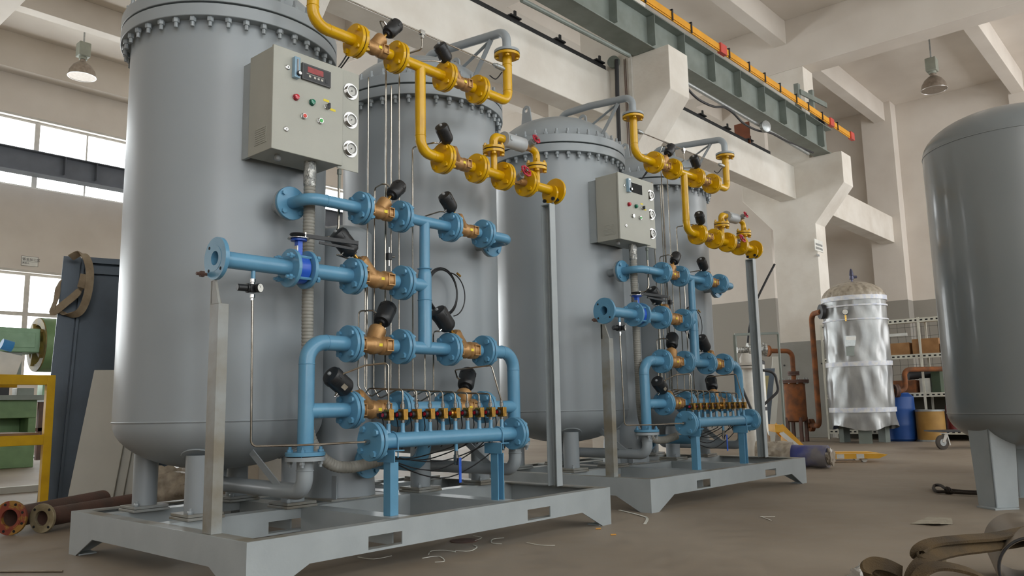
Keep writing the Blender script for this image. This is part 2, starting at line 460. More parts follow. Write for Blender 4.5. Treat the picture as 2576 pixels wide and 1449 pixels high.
# windows: frame with panes, unit by unit (two panes wide)
nwin = [0]
def window_unit(xa, xb, y, row, face):
    nwin[0] += 1
    s_, h_ = (RIB if y > 0 else RIBN)[row]
    ya, yb = y + 0.10, y + 0.16
    mb = MB(); fr = 0.06
    mb.box(xa, ya, s_, xa + fr, yb, h_); mb.box(xb - fr, ya, s_, xb, yb, h_)
    mb.box(xa + fr, ya, s_, xb - fr, yb, s_ + fr); mb.box(xa + fr, ya, h_ - fr, xb - fr, yb, h_)
    xm = (xa + xb) / 2
    mb.box(xm - 0.02, ya, s_ + fr, xm + 0.02, yb, h_ - fr)
    zs = [s_ + fr, h_ - fr]
    if row == 0:
        mb.box(xa + fr, ya, 3.284, xm - 0.02, yb, 3.377); mb.box(xm + 0.02, ya, 3.284, xb - fr, yb, 3.377)
        zs = [s_ + fr, 3.284, 3.377, h_ - fr]
    f_ = struct('window_%d' % nwin[0], mb, ALUF)
    for (a, b) in ((xa + fr, xm - 0.02), (xm + 0.02, xb - fr)):
        for q in range(0, len(zs), 2):
            part('pane', MB().box(a, (ya + yb) / 2 - 0.002, zs[q], b, (ya + yb) / 2 + 0.002, zs[q + 1]), GLASS, f_)
    return f_
k = -6
while 4.711 + 2.387 * (k + 1) < X1 - 0.4:
    xa = 4.711 + 2.387 * k
    if xa > X0 + 0.5:
        for row in (0, 1):
            window_unit(xa, xa + 2.387, Y1, row, -1)
    k += 1
for xp in PIERS[:-1]:
    for row in (0, 1): window_unit(xp + 0.8, xp + 2.5, Y0 - 0.26, row, 1)
# pale head trim over the far window rows
for i, z in enumerate((RIB[0][1], RIB[1][1])):
    struct('trim_%d' % (i + 1), MB().box(X0, Y1 - 0.05, z, X1, Y1, z + 0.06), ALUF)

# columns with corbels on both sides
CX = (2.15, 8.90, 16.66)
for i, cx in enumerate(CX + (-6.4,)):
    poly = [(3.477, 0), (3.477, 4.984), (2.747, 5.841), (2.747, 6.591), (3.50, 6.591), (3.50, 8.906), (4.50, 8.906), (4.50, 6.591), (5.259, 6.591), (5.259, 5.841), (4.525, 4.984), (4.525, 0)]
    c = struct('column_%d' % (i + 1), MB().prism(poly, 'x', cx, cx + 0.61), CONC, bevel=0.008)
    c['category'] = 'column'
    c['label'] = ['white concrete column hidden behind the nearest tank', 'white concrete corbel column behind the farther skid', 'white concrete corbel column beside the foil wrapped vessel', 'white concrete column behind the camera'][i]
# tie beams
seg = [(X0, -6.4), (-5.79, 2.15), (2.76, 8.90), (9.51, 16.66), (17.27, 24.26)]
for i, (a, b) in enumerate(seg):
    o = struct('beam_tie_%d' % (i + 1), MB().box(a, 3.89, 5.648, b, 4.29, 6.463), CONC, bevel=0.01); o['category'] = 'beam'
    o['label'] = ['white concrete tie beam behind the camera', 'white concrete tie beam over the nearest tank', 'white concrete tie beam above the two nearer tanks', 'white concrete tie beam left of the corbel column', 'white concrete tie beam running into the end wall'][i]
# pilasters on the end wall
o = struct('pilaster', MB().box(24.26, 3.66, 0, X1, 4.58, ZC), DADO, 'pilaster on the end wall with grey dado', 'pilaster')
for i, y in enumerate((-0.1, -4.1)):
    struct('pilaster', MB().box(24.55, y, 0, X1, y + 0.6, ZC), DADO, ['slim pilaster on end wall behind shelving', 'slim pilaster on end wall behind the big tank'][i], 'pilaster')
# main beams across, secondary beams along
for i, cx in enumerate((16.66, 8.90, 2.15, -6.4)):
    o = struct('beam_main_%d' % (i + 1), MB().box(cx, Y0, 8.908, cx + 0.62, Y1, ZC), CEIL, bevel=0.01); o['category'] = 'beam'
    o['label'] = ['deep ceiling beam crossing above the corbel column', 'deep ceiling beam over the farther skid', 'deep ceiling beam over the nearer skid', 'deep ceiling beam behind the camera'][i]
spans = ((X0, -6.4), (-5.78, 2.15), (2.77, 8.90), (9.52, 16.66), (17.28, X1))
n = 0
for yc in (4.012, 0.262, -3.488, -7.24, 7.76, 11.51, 15.26):
    for (a, b) in spans:
        n += 1
        struct('beam_secondary_%d' % n, MB().box(a, yc - 0.163, 9.584, b, yc + 0.163, ZC), CEIL, bevel=0.01)
struct('beam_wall', MB().box(X0, 17.97, 9.293, X1, Y1, ZC), CEIL, bevel=0.01)
# steel casing round the foot of the corbel column
t = thing('column_casing', 'grey steel protective casing around corbel column foot', 'casing', (16.96, 4.0, 0))
part('front_panel', MB().box(16.59, 3.42, 0, 16.655, 4.58, 2.16), GCAB, t, 0.008)
part('side_panel', MB().box(16.66, 3.42, 0, 17.33, 3.472, 2.16), GCAB, t, 0.008)
part('top_ledge', MB().box(16.60, 3.44, 2.16, 16.655, 4.56, 2.22), GCAB, t)
for yy in (3.55, 4.44): part('bolt_head', MB().cyl((16.59, yy, 1.68), (16.575, yy, 1.68), 0.02, n=10), DARKM, t)

# crane runway girder on the near corbels
def crane_girder(name, label, y, xa, xb, m, stiff, z0, z1, w_):
    t = thing(name, label, 'crane girder', (xa, y, z0))
    part('bottom_flange', MB().box(xa, y - w_, z0, xb, y + w_, z0 + 0.02), m, t)
    part('top_flange', MB().box(xa, y - w_ * 0.8, z1 - 0.02, xb, y + w_ * 0.8, z1), m, t)
    part('web', MB().box(xa, y - 0.007, z0 + 0.02, xb, y + 0.007, z1 - 0.02), m, t)
    for x in stiff:
        part('stiffener', MB().box(x - 0.006, y - w_ * 0.78, z0 + 0.12, x + 0.006, y - 0.007, z1 - 0.02), m, t)
    return t
crane_girder('crane_runway_girder', 'grey green steel crane runway girder resting on the corbels', 3.197, -3.0, 16.99, GIRD, (5.69, 6.79, 7.9, 9.01, 10.0, 11.1, 12.16, 13.24, 14.3, 15.39, 16.44), 6.592, 7.266, 0.2)
crane_girder('crane_runway_girder', 'blue grey crane runway girder crossing the far windows', 17.74, X0, 20.55, BGIRD, (3.13, 5.11, 5.86, 6.86, 8.0), 6.65, 7.22, 0.2)
part('crane_rail', MB().box(-3.0, 3.16, 7.266, 16.99, 3.23, 7.36), DARKM, bpy.data.objects['crane_runway_girder'])

bus = thing('conductor_busbar', 'orange conductor busbar along the top of the crane girder', 'busbar', (-3.0, 2.96, 7.27))
part('cover', MB().box(-3, 2.958, 7.313, 18.2, 2.993, 7.43), BUSB, bus)
part('lower_rib', MB().box(-3, 2.965, 7.28, 18.15, 2.985, 7.305), BUSB, bus)
for x in (6.2, 11.28, 16.77, 18.15):
    part('red_clip', MB().box(x - 0.12, 2.93, 7.27, x + 0.12, 3.01, 7.455), CLIPR, bus, label='salmon red joint clip')
for x in (6.85, 7.8, 8.6, 9.45, 10.1, 11.54, 12.39, 13.11, 13.85, 14.7, 15.37, 16.2, 17.17):
    mb = MB(); mb.box(x - 0.017, 2.94, 7.27, x + 0.017, 2.955, 7.47); mb.box(x - 0.017, 2.94, 7.455, x + 0.017, 3.13, 7.47); mb.box(x - 0.18, 3.03, 7.475, x + 0.06, 3.07, 7.5)
    part('hanger', mb, DARKM, bus)
# end stop frame of the crane track
t = thing('crane_end_stop', 'dark steel H shaped end stop above the crane girder', 'end stop', (15.2, 3.2, 7.37))
e0_, e1_, e2_ = gy(2004, 212, 3.2), gy(2040, 228, 3.2), gy(2072, 272, 3.2)
part('upright', MB().box(e0_.x - 0.06, 3.15, 7.37, e0_.x + 0.06, 3.25, e0_.z), GIRD, t); part('upright', MB().box(e1_.x - 0.05, 3.15, 7.37, e1_.x + 0.05, 3.25, e1_.z), GIRD, t)
part('crossbar', MB().bar((e0_.x, 3.13, e0_.z - 0.2), (e2_.x, 3.13, e2_.z + 0.05), 0.12, 0.035, (0, 0, 1)), GIRD, t)
t = thing('crane_buffer_plates', 'pair of dark steel buffer plates at the girder end', 'plates', (16.8, 3.3, 7.37))
part('plate', MB().box(16.6, 3.3, 7.37, 16.9, 3.39, 7.72), DARKM, t); part('plate', MB().box(16.92, 3.18, 7.37, 16.985, 3.32, 7.66), DARKM, t)

# conduit with round junction boxes under the girder and the sagging cable
t = thing('electrical_conduit', 'grey metal conduit slung below the crane girder', 'conduit', (2.1, 3.17, 6.4))
part('pipe', MB().tube([gy(1312, 0, 3.24), gy(1583, 140, 3.24)], 0.035, 10), GIRD, t)
part('pipe', MB().tube([gy(1727, 209, 3.12), gy(2033, 387, 3.12)], 0.035, 10), GALV, t)
jc = gy(1922, 320, 3.02)
jb = part('junction_box', MB().lathe([(0.0, 0), (0.12, 0), (0.12, 0.07), (0.10, 0.08), (0, 0.08)], jc, (-0.4, -1, 0), 20), GALV, t)
cab = [gy(x, y, 3.1) for x, y in ((1729, 222), (1745, 240), (1765, 255), (1795, 268), (1822, 270), (1845, 285), (1870, 310), (1905, 328), (1940, 335), (1985, 358), (2045, 384))]
solid('sagging_cable', MB().tube(spline(cab, 5), 0.022, 8), DARKM, 'dark cable drooping under conduit between corbel columns', 'cable', cab[3])
# conduit drop on the column beside the junction box
t = thing('column_conduit_drop', 'grey cable dropping from junction box at corbel column', 'conduit', (8.86, 3.7, 3.4))
a0 = gx(1551, 150, 8.83)
part('cable', MB().tube([(8.83, a0.y, a0.z), (8.83, a0.y + 0.012, a0.z - 0.6), (8.83, a0.y + 0.024, 3.4)], 0.035, 8), DARKM, t)
part('junction_box', MB().lathe([(0, 0), (0.105, 0), (0.105, 0.07), (0, 0.07)], (8.88, a0.y + 0.08, a0.z - 0.02), (-1, -0.3, 0), 16), GIRD, t)
t = thing('surface_wiring', 'thin pale trunking and red wires on corbel column', 'wiring', (8.88, 3.5, 3.4))
c0 = gx(1600, 130, 8.87)
part('trunking', MB().box(8.86, c0.y + 0.10, 3.4, 8.899, c0.y + 0.16, c0.z), ALUF, t)
for dy in (0.2, 0.23):
    part('wire', MB().tube([(8.88, c0.y + dy + 0.02, c0.z - 0.05), (8.88, c0.y + dy, 3.4)], 0.007, 6), RUSTP, t)
# black conductor trunking on the tie beam with brackets
t = thing('beam_trunking', 'black cable trunking with clamps along the concrete beam top', 'trunking', (2.1, 4.0, 6.463))
for (a, b) in ((2.8, 8.85), (9.6, 15.45)):
    part('channel', MB().box(a, 3.94, 6.49, b, 4.02, 6.57), DARKM, t)
    x = a + 0.45
    while x < b:
        mb = MB(); mb.box(x - 0.12, 3.895, 6.464, x + 0.12, 4.06, 6.488); mb.box(x - 0.12, 3.895, 6.572, x + 0.12, 4.06, 6.595); mb.box(x - 0.022, 3.91, 6.595, x + 0.022, 3.935, 6.68)
        part('clamp', mb, DARKM, t); x += 1.08
solid('brown_plate', MB().box(14.3, 3.9, 6.464, 14.335, 4.25, 6.99), BROWNP, 'rust brown steel plate standing on the concrete beam', 'plate', (14.3, 4.05, 6.464))

# high bay lamps
def lamp(loc, rod, label):
    x, y, z = loc
    t = thing('high_bay_lamp', label, 'lamp', (x, y, z), 'high bay lamps')
    part('shade', MB().lathe([(0.31, 0), (0.305, 0.02), (0.28, 0.14), (0.21, 0.26), (0.12, 0.34), (0.07, 0.36), (0.064, 0.44)], (x, y, z), (0, 0, 1), 28), LAMPM, t)
    part('reflector', MB().lathe([(0.302, 0.004), (0.274, 0.138), (0.205, 0.252), (0.06, 0.31), (0.0, 0.312)], (x, y, z), (0, 0, 1), 28), LAMPI, t)
    part('rim', MB().torus((x, y, z), (0, 0, 1), 0.308, 0.009, 28, 6), LAMPI, t)
    part('ballast_box', MB().box(x - 0.13, y - 0.13, z + 0.49, x + 0.13, y + 0.13, z + 0.84), LAMPB, t, 0.02)
    part('neck', MB().cyl((x, y, z + 0.43), (x, y, z + 0.50), 0.09), LAMPB, t)
    part('rod', MB().cyl((x, y, z + 0.84), (x, y, rod), 0.02, n=8), GALV, t)
    part('ceiling_plate', MB().box(x - 0.03, y - 0.2, rod - 0.02, x + 0.24, y + 0.06, rod), GALV, t)
    return t
pl = gz(206, 193, 8.85); lamp((pl.x, pl.y, 8.85), ZC, 'round high bay lamp hanging above the far windows')
pr = gz(2350, 226, 8.65); lamp((pr.x, pr.y, 8.65), ZC, 'round high bay lamp hanging above the big tank')

# signs
def sign(c0, c1, y, label, lines):
    t = thing('wall_sign', label, 'sign', ((c0.x + c1.x) / 2, y, c1.z))
    part('board', MB().box(c0.x, y - 0.012, c1.z, c1.x, y, c0.z), WHITE, t)
    part('rule', MB().box(c0.x, y - 0.014, c1.z + (c0.z - c1.z) * 0.44, c1.x, y - 0.012, c1.z + (c0.z - c1.z) * 0.46), INK, t)
    mb = MB(); w_ = 0.006
    mb.box(c0.x, y - 0.014, c1.z, c1.x, y - 0.012, c1.z + w_); mb.box(c0.x, y - 0.014, c0.z - w_, c1.x, y - 0.012, c0.z)
    mb.box(c0.x, y - 0.014, c1.z, c0.x + w_, y - 0.012, c0.z); mb.box(c1.x - w_, y - 0.014, c1.z, c1.x, y - 0.012, c0.z)
    part('border', mb, INK, t)
    for (txt, fx, fz, size) in lines:
        cu = bpy.data.curves.new('lettering', 'FONT'); cu.body = txt; cu.size = size; cu.extrude = 0.001; cu.materials.append(INK)
        tmp = bpy.data.objects.new('lettering_source', cu); COL.objects.link(tmp)
        bpy.context.view_layer.update()
        me = bpy.data.meshes.new_from_object(tmp.evaluated_get(bpy.context.evaluated_depsgraph_get()))
        bpy.data.objects.remove(tmp); me.materials.clear(); me.materials.append(INK)
        o = bpy.data.objects.new('lettering', me); link(o, t); b = BASE[t.name]
        o.location = Vector((c0.x + (c1.x - c0.x) * fx, y - 0.015, c1.z + (c0.z - c1.z) * fz)) - b
        o.rotation_euler = (math.pi / 2, 0, 0)
    return t
sa = gy(54, 643, Y1); sb_ = gy(95, 672, Y1)
sign(sa, sb_, Y1, 'white framed workshop area sign above lower far window', [('钣金加工区', 0.06, 0.56, 0.079), ('责任人', 0.06, 0.22, 0.052)])
sc_ = gy(2046, 600, 3.477); sd_ = gy(2061, 633, 3.477)
t = thing('column_sign', 'small white notice on the corbel column edge', 'sign', (sc_.x, 3.477, sd_.z))
part('board', MB().box(sc_.x + 0.03, 3.463, sd_.z, sc_.x + 0.54, 3.476, sc_.z), WHITE, t)
for q in (0.14, 0.23, 0.40):
    part('printed_line', MB().box(sc_.x + 0.08, 3.459, sc_.z - q, sc_.x + (0.49 if q < 0.3 else 0.26), 3.463, sc_.z - q + 0.05), GALV, t)

# ================================================================== one gas generator skid (built once, copied for the second)
REC[0] = True
L_, D_, H_, HB = 2.886, 2.067, 0.2587, 0.1155
YP = 0.40                     # plane of the front pipework
TX = (0.60, 2.29); TY = 1.36; TR = 0.6225

# ---- skid frame
sk = thing('skid_frame', 'grey steel channel skid base under the nearer tanks', 'skid frame', (L_ / 2, D_ / 2, 0))
def rail_poly(l, t0=0.0):       # outline pieces of a side rail with sloping feet, in (u, z)
    return [[(0, 0), (0.105, 0), (0.34, HB), (0.34, H_), (0, H_)], [(l - 0.34, HB), (l - 0.105, 0), (l, 0), (l, H_), (l - 0.34, H_)]]
def long_rail(y0, y1, holes):
    mb = MB()
    for p in rail_poly(L_): mb.prism(p, 'y', y0, y1)
    xs = 0.34
    for (a, b, za, zb) in holes:
        mb.box(xs, y0, HB, a, y1, H_); mb.box(a, y0, HB, b, y1, za); mb.box(a, y0, zb, b, y1, H_); xs = b
    mb.box(xs, y0, HB, L_ - 0.34, y1, H_)
    return mb
HOLES = ((0.697, 0.927, 0.128, 0.196), (1.968, 2.197, 0.128, 0.196))
def flanges(mb, x0, y0, x1, y1, top=True):
    if top: mb.box(x0, y0, H_ - 0.009, x1, y1, H_)
    return mb
part('front_rail', long_rail(0, 0.008, HOLES), GREY, sk)
part('front_rail_flange', MB().box(0.0085, 0.008, H_ - 0.009, L_ - 0.0085, 0.075, H_).box(0.34, 0.008, HB, L_ - 0.34, 0.075, HB + 0.009), WORN, sk)
part('rear_rail', long_rail(D_ - 0.008, D_, HOLES), GREY, sk)
part('rear_rail_flange', MB().box(0.0085, D_ - 0.075, H_ - 0.009, L_ - 0.0085, D_ - 0.008, H_), WORN, sk)
for x0, x1, fx0, fx1 in ((0, 0.008, 0.008, 0.085), (L_ - 0.008, L_, L_ - 0.085, L_ - 0.008)):
    mb = MB()
    for p in rail_poly(D_): mb.prism([(max(0.0085, min(D_ - 0.0085, a)), b) for a, b in p], 'x', x0, x1)
    mb.box(x0, 0.34, HB, x1, D_ - 0.34, H_)
    part('end_rail', mb, GREY, sk)
    part('end_rail_flange', MB().box(fx0, 0.075, H_ - 0.009, fx1, D_ - 0.075, H_), WORN, sk)
for i, (x, y) in enumerate(((0.02, 0.02), (L_ - 0.12, 0.02), (0.02, D_ - 0.12), (L_ - 0.12, D_ - 0.12))):
    part('foot_plate', MB().box(x - 0.008, y - 0.008, 0.001, x + 0.098, y + 0.098, 0.009), GREY, sk)
for yy in (1.0, 1.72):
    mb = MB(); mb.box(0.085, yy - 0.055, H_ - 0.009, L_ - 0.085, yy + 0.055, H_); part('leg_bearer', mb, GREY, sk)
    xs = 0.012; mb = MB()
    for (a, b, za, zb) in HOLES:
        mb.box(xs, yy - 0.055, HB, a, yy - 0.047, H_ - 0.009); mb.box(a, yy - 0.055, HB, b, yy - 0.047, za); mb.box(a, yy - 0.055, zb, b, yy - 0.047, H_ - 0.009); xs = b
    mb.box(xs, yy - 0.055, HB, L_ - 0.012, yy - 0.047, H_ - 0.009); mb.box(0.1, yy - 0.047, HB, L_ - 0.1, yy + 0.04, HB + 0.009)
    part('leg_bearer_web', mb, GREY, sk)
for xx in (0.985, 1.875):
    for (ya, yb) in ((0.075, 0.944), (1.056, 1.664), (1.776, D_ - 0.075)):
        mb = MB(); mb.box(xx - 0.065, ya, H_ - 0.009, xx + 0.065, yb, H_); mb.box(xx - 0.065, ya, HB, xx - 0.057, yb, H_ - 0.009)
        part('cross_member', mb, GREY, sk)

# ---- tanks
NUTB = hexnut(0.0205, 0.028, 0.03, TANK)
NUTS = hexnut(0.016, 0.02, 0.014, TANK)
def ell(r, depth, n=9, up=1):       # quarter ellipse profile from the rim to the pole
    return [(r * math.cos(a), up * depth * math.sin(a)) for a in [math.pi / 2 * i / n for i in range(n + 1)]]
ZB, ZF = 0.80, 3.178          # bottom weld, underside of the lower body flange
FR = 0.685
def tank(i):
    tx = TX[i]
    nm = ('left', 'right')[i]
    t = thing('adsorber_tank', 'tall grey bolted pressure tank, %s of the nearer pair' % nm, 'tank', (tx, TY, H_), 'bolted pressure tanks on skids')
    prof = [(r, ZB + z) for r, z in reversed(ell(TR, 0.30, 12, -1))] + [(TR, ZF)]
    prof[0] = (0.0, prof[0][1])
    part('shell', MB().lathe(prof, (tx, TY, 0), (0, 0, 1), 96), TANK, t, ang=50)
    part('bottom_weld', MB().torus((tx, TY, ZB), (0, 0, 1), TR, 0.006, 96, 6), TANK, t)
    part('body_flange', MB().ring((tx, TY, ZF), (tx, TY, ZF + 0.078), FR, TR - 0.02, 96), TANK, t, 0.004)
    part('gasket', MB().ring((tx, TY, ZF + 0.078), (tx, TY, ZF + 0.09), FR - 0.03, TR - 0.02, 64), GASK, t)
    part('cover_flange', MB().ring((tx, TY, ZF + 0.09), (tx, TY, ZF + 0.168), FR, TR - 0.1, 96), TANK, t, 0.004)
    z0 = ZF + 0.168
    part('cover_dome', MB().lathe([(TR - 0.02, z0 - 0.02)] + [(r * 0.965, z0 + z) for r, z in ell(TR, 0.35, 14)], (tx, TY, 0), (0, 0, 1), 96), TANK, t, ang=50)
    nb = 40
    for k in range(nb):
        a = 2 * math.pi * (k + 0.5) / nb; px_, py_ = tx + 0.655 * math.cos(a), TY + 0.655 * math.sin(a)
        inst('nut', NUTB, t, (px_, py_, ZF), (0, 0, -1), a)
        inst('nut', NUTB, t, (px_, py_, z0), (0, 0, 1), a)
    for sx in (-1, 1):
        for sy in (-1, 1):
            lx, ly = tx + sx * 0.312, TY + sy * 0.335
            lg = part('leg', MB().cyl((lx, ly, H_ + 0.034), (lx, ly, ZB - 0.19), 0.072, n=28), TANK, t)
            part('base_plate', MB().box(lx - 0.11, ly - 0.11, H_ + 0.0005, lx + 0.11, ly + 0.11, H_ + 0.016).box(lx - 0.105, ly - 0.105, H_ + 0.018, lx + 0.105, ly + 0.105, H_ + 0.034), WORN, lg, 0.002)
            # saddle pad between leg and dished bottom
            nv = Vector((sx * 0.358, sy * 0.384, -1)).normalized()
            part('saddle_pad', MB().lathe([(0.098, -0.004), (0.1, 0.0), (0.098, 0.004)], Vector((lx, ly, ZB - 0.203)) - nv * 0.004, nv, 28), TANK, lg)
            for (qx, qy) in ((-0.085, -0.085), (0.085, 0.085)):
                inst('nut', NUTS, lg, (lx + qx, ly + qy, H_ + 0.034), (0, 0, 1))
    # outlet pipe arching from the dome to the front pipework
    fx = (0.575, 2.31)[i]
    za = 3.70
    part('top_outlet_pipe', MB().tube([(tx, TY - 0.02, z0 + 0.33), (tx, TY - 0.14, za + 0.055), (fx, 0.9, za + 0.035), (fx, YP, za - 0.015), (fx, YP, 3.522)], 0.034, 16, bend=0.1), TANK, t)
    fg = part('outlet_flange', MB().cyl((fx, YP, 3.502), (fx, YP, 3.522), 0.098, n=36), TANK, t)
    part('pipe_brace', MB().bar((fx, 0.56, za - 0.03), (fx + 0.0, 0.90, za - 0.17), 0.03, 0.006, (1, 0, 0)), TANK, t)
    part('pipe_brace', MB().bar((fx, 0.56, za - 0.03), (fx + 0.03, 0.80, za - 0.30), 0.006, 0.045, (0, 1, 0)), TANK, t)
    # bottom outlet: down from the dish, forward under the tank, up to the blue manifold
    part('bottom_outlet_pipe', MB().tube([(tx, TY, ZB - 0.28), (tx, TY, 0.41), (fx, YP, 0.41), (fx, YP, 0.578)], 0.045, 20, bend=0.11, segs=8), TANK, t)
    part('weld_bead', MB().torus((fx, YP, 0.525), (0, 0, 1), 0.046, 0.003, 24, 6), TANK, t)
    fg = part('outlet_flange', MB().cyl((fx, YP, 0.578), (fx, YP, 0.600), 0.108, n=40), TANK, t)
    for k in range(4):
        a = math.pi / 4 + math.pi / 2 * k
        inst('nut', NUTS, fg, (fx + 0.083 * math.cos(a), YP + 0.083 * math.sin(a), 0.578), (0, 0, -1))
    part('pipe_gusset', MB().bar((fx - 0.02, 0.62, 0.43), (fx - 0.06, 0.98, 0.70), 0.05, 0.006, (0, 1, 0)), TANK, t)
    # side nozzle for the upper blue row
    part('side_nozzle', MB().cyl((fx, 0.76, 2.06), (fx, 0.602, 2.06), 0.036, n=20), TANK, t)
    part('nozzle_flange', MB().cyl((fx, 0.622, 2.06), (fx, 0.602, 2.06), 0.098, n=36), TANK, t)
    # lifting lugs on the dome
    for sgn in (-1, 1):
        lx = tx + sgn * 0.30; yl = TY + sgn * -0.12; zl = z0 + 0.26
        arc = [(yl + 0.05 * math.cos(q), zl + 0.17 + 0.05 * math.sin(q)) for q in [math.pi * i / 10 for i in range(11)]]
        hole = [(yl + 0.022 * math.cos(q), zl + 0.17 + 0.022 * math.sin(q)) for q in [math.pi * 2 * i / 16 for i in range(16)]]
        mb = MB(); h_ = 0.007
        # plate built as left and right halves round the eye
        lo = [(yl - 0.075, zl - 0.03), (yl + 0.075, zl - 0.03), (yl + 0.05, zl + 0.17), (yl + 0.022, zl + 0.17)] + [hole[i] for i in range(15, 7, -1)] + [(yl - 0.05, zl + 0.17)]
        hi = [(yl + 0.05, zl + 0.17)] + arc[1:-1] + [(yl - 0.05, zl + 0.17)] + [hole[i] for i in range(8, -1, -1)]
        mb.prism(lo, 'x', lx - h_, lx + h_); mb.prism(hi, 'x', lx - h_, lx + h_)
        part('lifting_lug', mb, TANK, t)
    return t
tanks = [tank(0), tank(1)]

# ---- slim buffer vessel between the tanks
bx, by, br = 1.445, 1.25, 0.205
t = thing('buffer_vessel', 'slim grey buffer vessel between the nearer tanks', 'vessel', (bx, by, H_))
part('shell', MB().lathe([(0, 2.09 + 0.07)] + [(r, 2.09 + z) for r, z in reversed(ell(br, 0.07, 8))] + [(br, 0.60), (0.225, 0.45), (0.235, H_ + 0.012)], (bx, by, 0), (0, 0, 1), 64), TANK, t, ang=50)
part('base_plate', MB().box(bx - 0.25, by - 0.24, H_ + 0.0005, bx + 0.25, by + 0.24, H_ + 0.012), WORN, t)
part('gusset', MB().box(bx - 0.2, by - 0.22, H_ + 0.012, bx - 0.192, by - 0.17, H_ + 0.16), TANK, t)
part('nozzle', MB().cyl((bx, by - 0.19, 0.50), (bx, 0.972, 0.50), 0.045), TANK, t)

# ---- flange pairs
def flange(parent, pos, axis, r, m, pair=True, nb=4, th=0.021, phase=math.pi / 4, pc=0.77, bolt=None, bore=None):
    d = Vector(axis).normalized(); p = Vector(pos)
    mb = MB()
    if pair:
        for sg in (-1, 1): mb.lathe([(r - 0.002, 0), (r, 0.002), (r, th - 0.001), (r - 0.001, th)], p + d * (0.004 if sg > 0 else -0.004 - th), d, 40)
    elif bore: mb.ring(p - d * th / 2, p + d * th / 2, r, bore, 40)
    else: mb.lathe([(r - 0.002, -th / 2), (r, -th / 2 + 0.002), (r, th / 2 - 0.002), (r - 0.002, th / 2)], p, d, 40)
    f_ = part('flange', mb, m, parent)
    if pair:
        part('gasket', MB().lathe([(r - 0.007, -0.004), (r - 0.007, 0.004)], p, d, 32), GASK, f_)
    if bolt is not None:
        dd, u, v_ = MB().frame(d)
        for k in range(nb):
            a = phase + 2 * math.pi * k / nb
            inst('bolt', bolt, f_, p + (u * math.cos(a) + v_ * math.sin(a)) * r * pc, d, 0.4 * k)
    return f_
BOLTY = hexbolt(0.0175, 0.052, 0.015, YEL)
BOLTB = hexbolt(0.0185, 0.052, 0.016, BLUE)
BOLTL = hexbolt(0.0165, 0.16, 0.018, BLUE)

RY, RB1, RB = 0.036, 0.035, 0.0445      # pipe radii
FY, FB1, FB = 0.1045, 0.101, 0.1085     # flange radii
def pt(x, z, y=YP): return (x, y, z)
# ---- yellow product pipework
ZY1, ZY2 = 3.12, 2.527
yp = thing('yellow_pipework', 'glossy yellow product gas pipework on the nearer skid', 'pipework', (1.45, YP, ZY2))
part('pipe', MB().tube([pt(0.575, 3.475), pt(0.575, ZY1), pt(0.874, ZY1)], RY, 20, bend=0.1, segs=8), YEL, yp)
part('pipe', MB().tube([pt(1.24, ZY1), pt(1.636, ZY1)], RY, 20), YEL, yp)
part('pipe', MB().tube([pt(1.428, ZY1), pt(1.428, ZY2), pt(1.615, ZY2)], RY, 20, bend=0.1, segs=8), YEL, yp)
part('pipe', MB().tube([pt(2.003, ZY1), pt(2.31, ZY1), pt(2.31, 3.475)], RY, 20, bend=0.075, segs=8), YEL, yp)
part('pipe', MB().tube([pt(1.985, ZY2), pt(2.222, ZY2)], RY, 20), YEL, yp)
part('pipe', MB().tube([pt(2.527, ZY2), pt(2.84, ZY2)], RY, 20), YEL, yp)
for (x_, z_, ax_) in ((0.575, ZY1 + 0.11, (0, 0, 1)), (0.685, ZY1, (1, 0, 0)), (1.428, ZY2 + 0.11, (0, 0, 1)), (1.54, ZY2, (1, 0, 0)), (2.31, ZY1 + 0.085, (0, 0, 1)), (2.31, 3.41, (0, 0, 1))):
    part('weld_bead', MB().torus(pt(x_, z_), ax_, RY + 0.0005, 0.002, 24, 6), YEL, yp)
part('riser', MB().tube([pt(2.143, ZY2 + 0.02), pt(2.143, 2.69)], 0.025, 16), YEL, yp)
part('riser', MB().tube([pt(2.63, ZY2 + 0.02), pt(2.63, 2.665)], 0.025, 16), YEL, yp)
for x in (0.894, 1.22, 1.656, 1.983): flange(yp, pt(x, ZY1), (1, 0, 0), FY, YEL, bolt=BOLTY)
for x in (1.635, 1.965, 2.242, 2.507): flange(yp, pt(x, ZY2), (1, 0, 0), FY, YEL, bolt=BOLTY)
for x in (0.575, 2.31):
    f_ = flange(yp, pt(x, 3.4855), (0, 0, 1), 0.098, YEL, pair=False, bolt=hexbolt(0.0155, 0.03, 0.013, YEL))
    part('gasket', MB().cyl(pt(x, 3.4965), pt(x, 3.5015), 0.09), GASK, f_)
flange(yp, pt(2.143, 2.702), (0, 0, 1), 0.08, YEL, bolt=BOLTY)
flange(yp, pt(2.63, 2.677), (0, 0, 1), 0.08, YEL, bolt=BOLTY)
part('elbow', MB().tube([pt(2.143, 2.725), pt(2.143, 2.81), pt(2.245, 2.812)], 0.032, 18, bend=0.05, segs=8), YEL, yp)
part('elbow', MB().tube([pt(2.54, 2.822), pt(2.63, 2.80), pt(2.63, 2.70)], 0.029, 18, bend=0.05, segs=8), YEL, yp)
flange(yp, pt(2.851, ZY2), (1, 0, 0), FY, YEL, pair=False)
f_ = part('end_clamp', MB().lathe([(0.075, -0.01), (0.075, 0.01)], pt(2.79, ZY2 - 0.03), (1, 0, 0), 32), YEL, yp)
for dz, dy in ((-0.055, 0.04), (-0.05, -0.045)):
    inst('bolt', hexbolt(0.015, 0.03, 0.016, BLACKC), f_, (2.79, YP + dy, ZY2 - 0.03 + dz), (1, 0, 0))
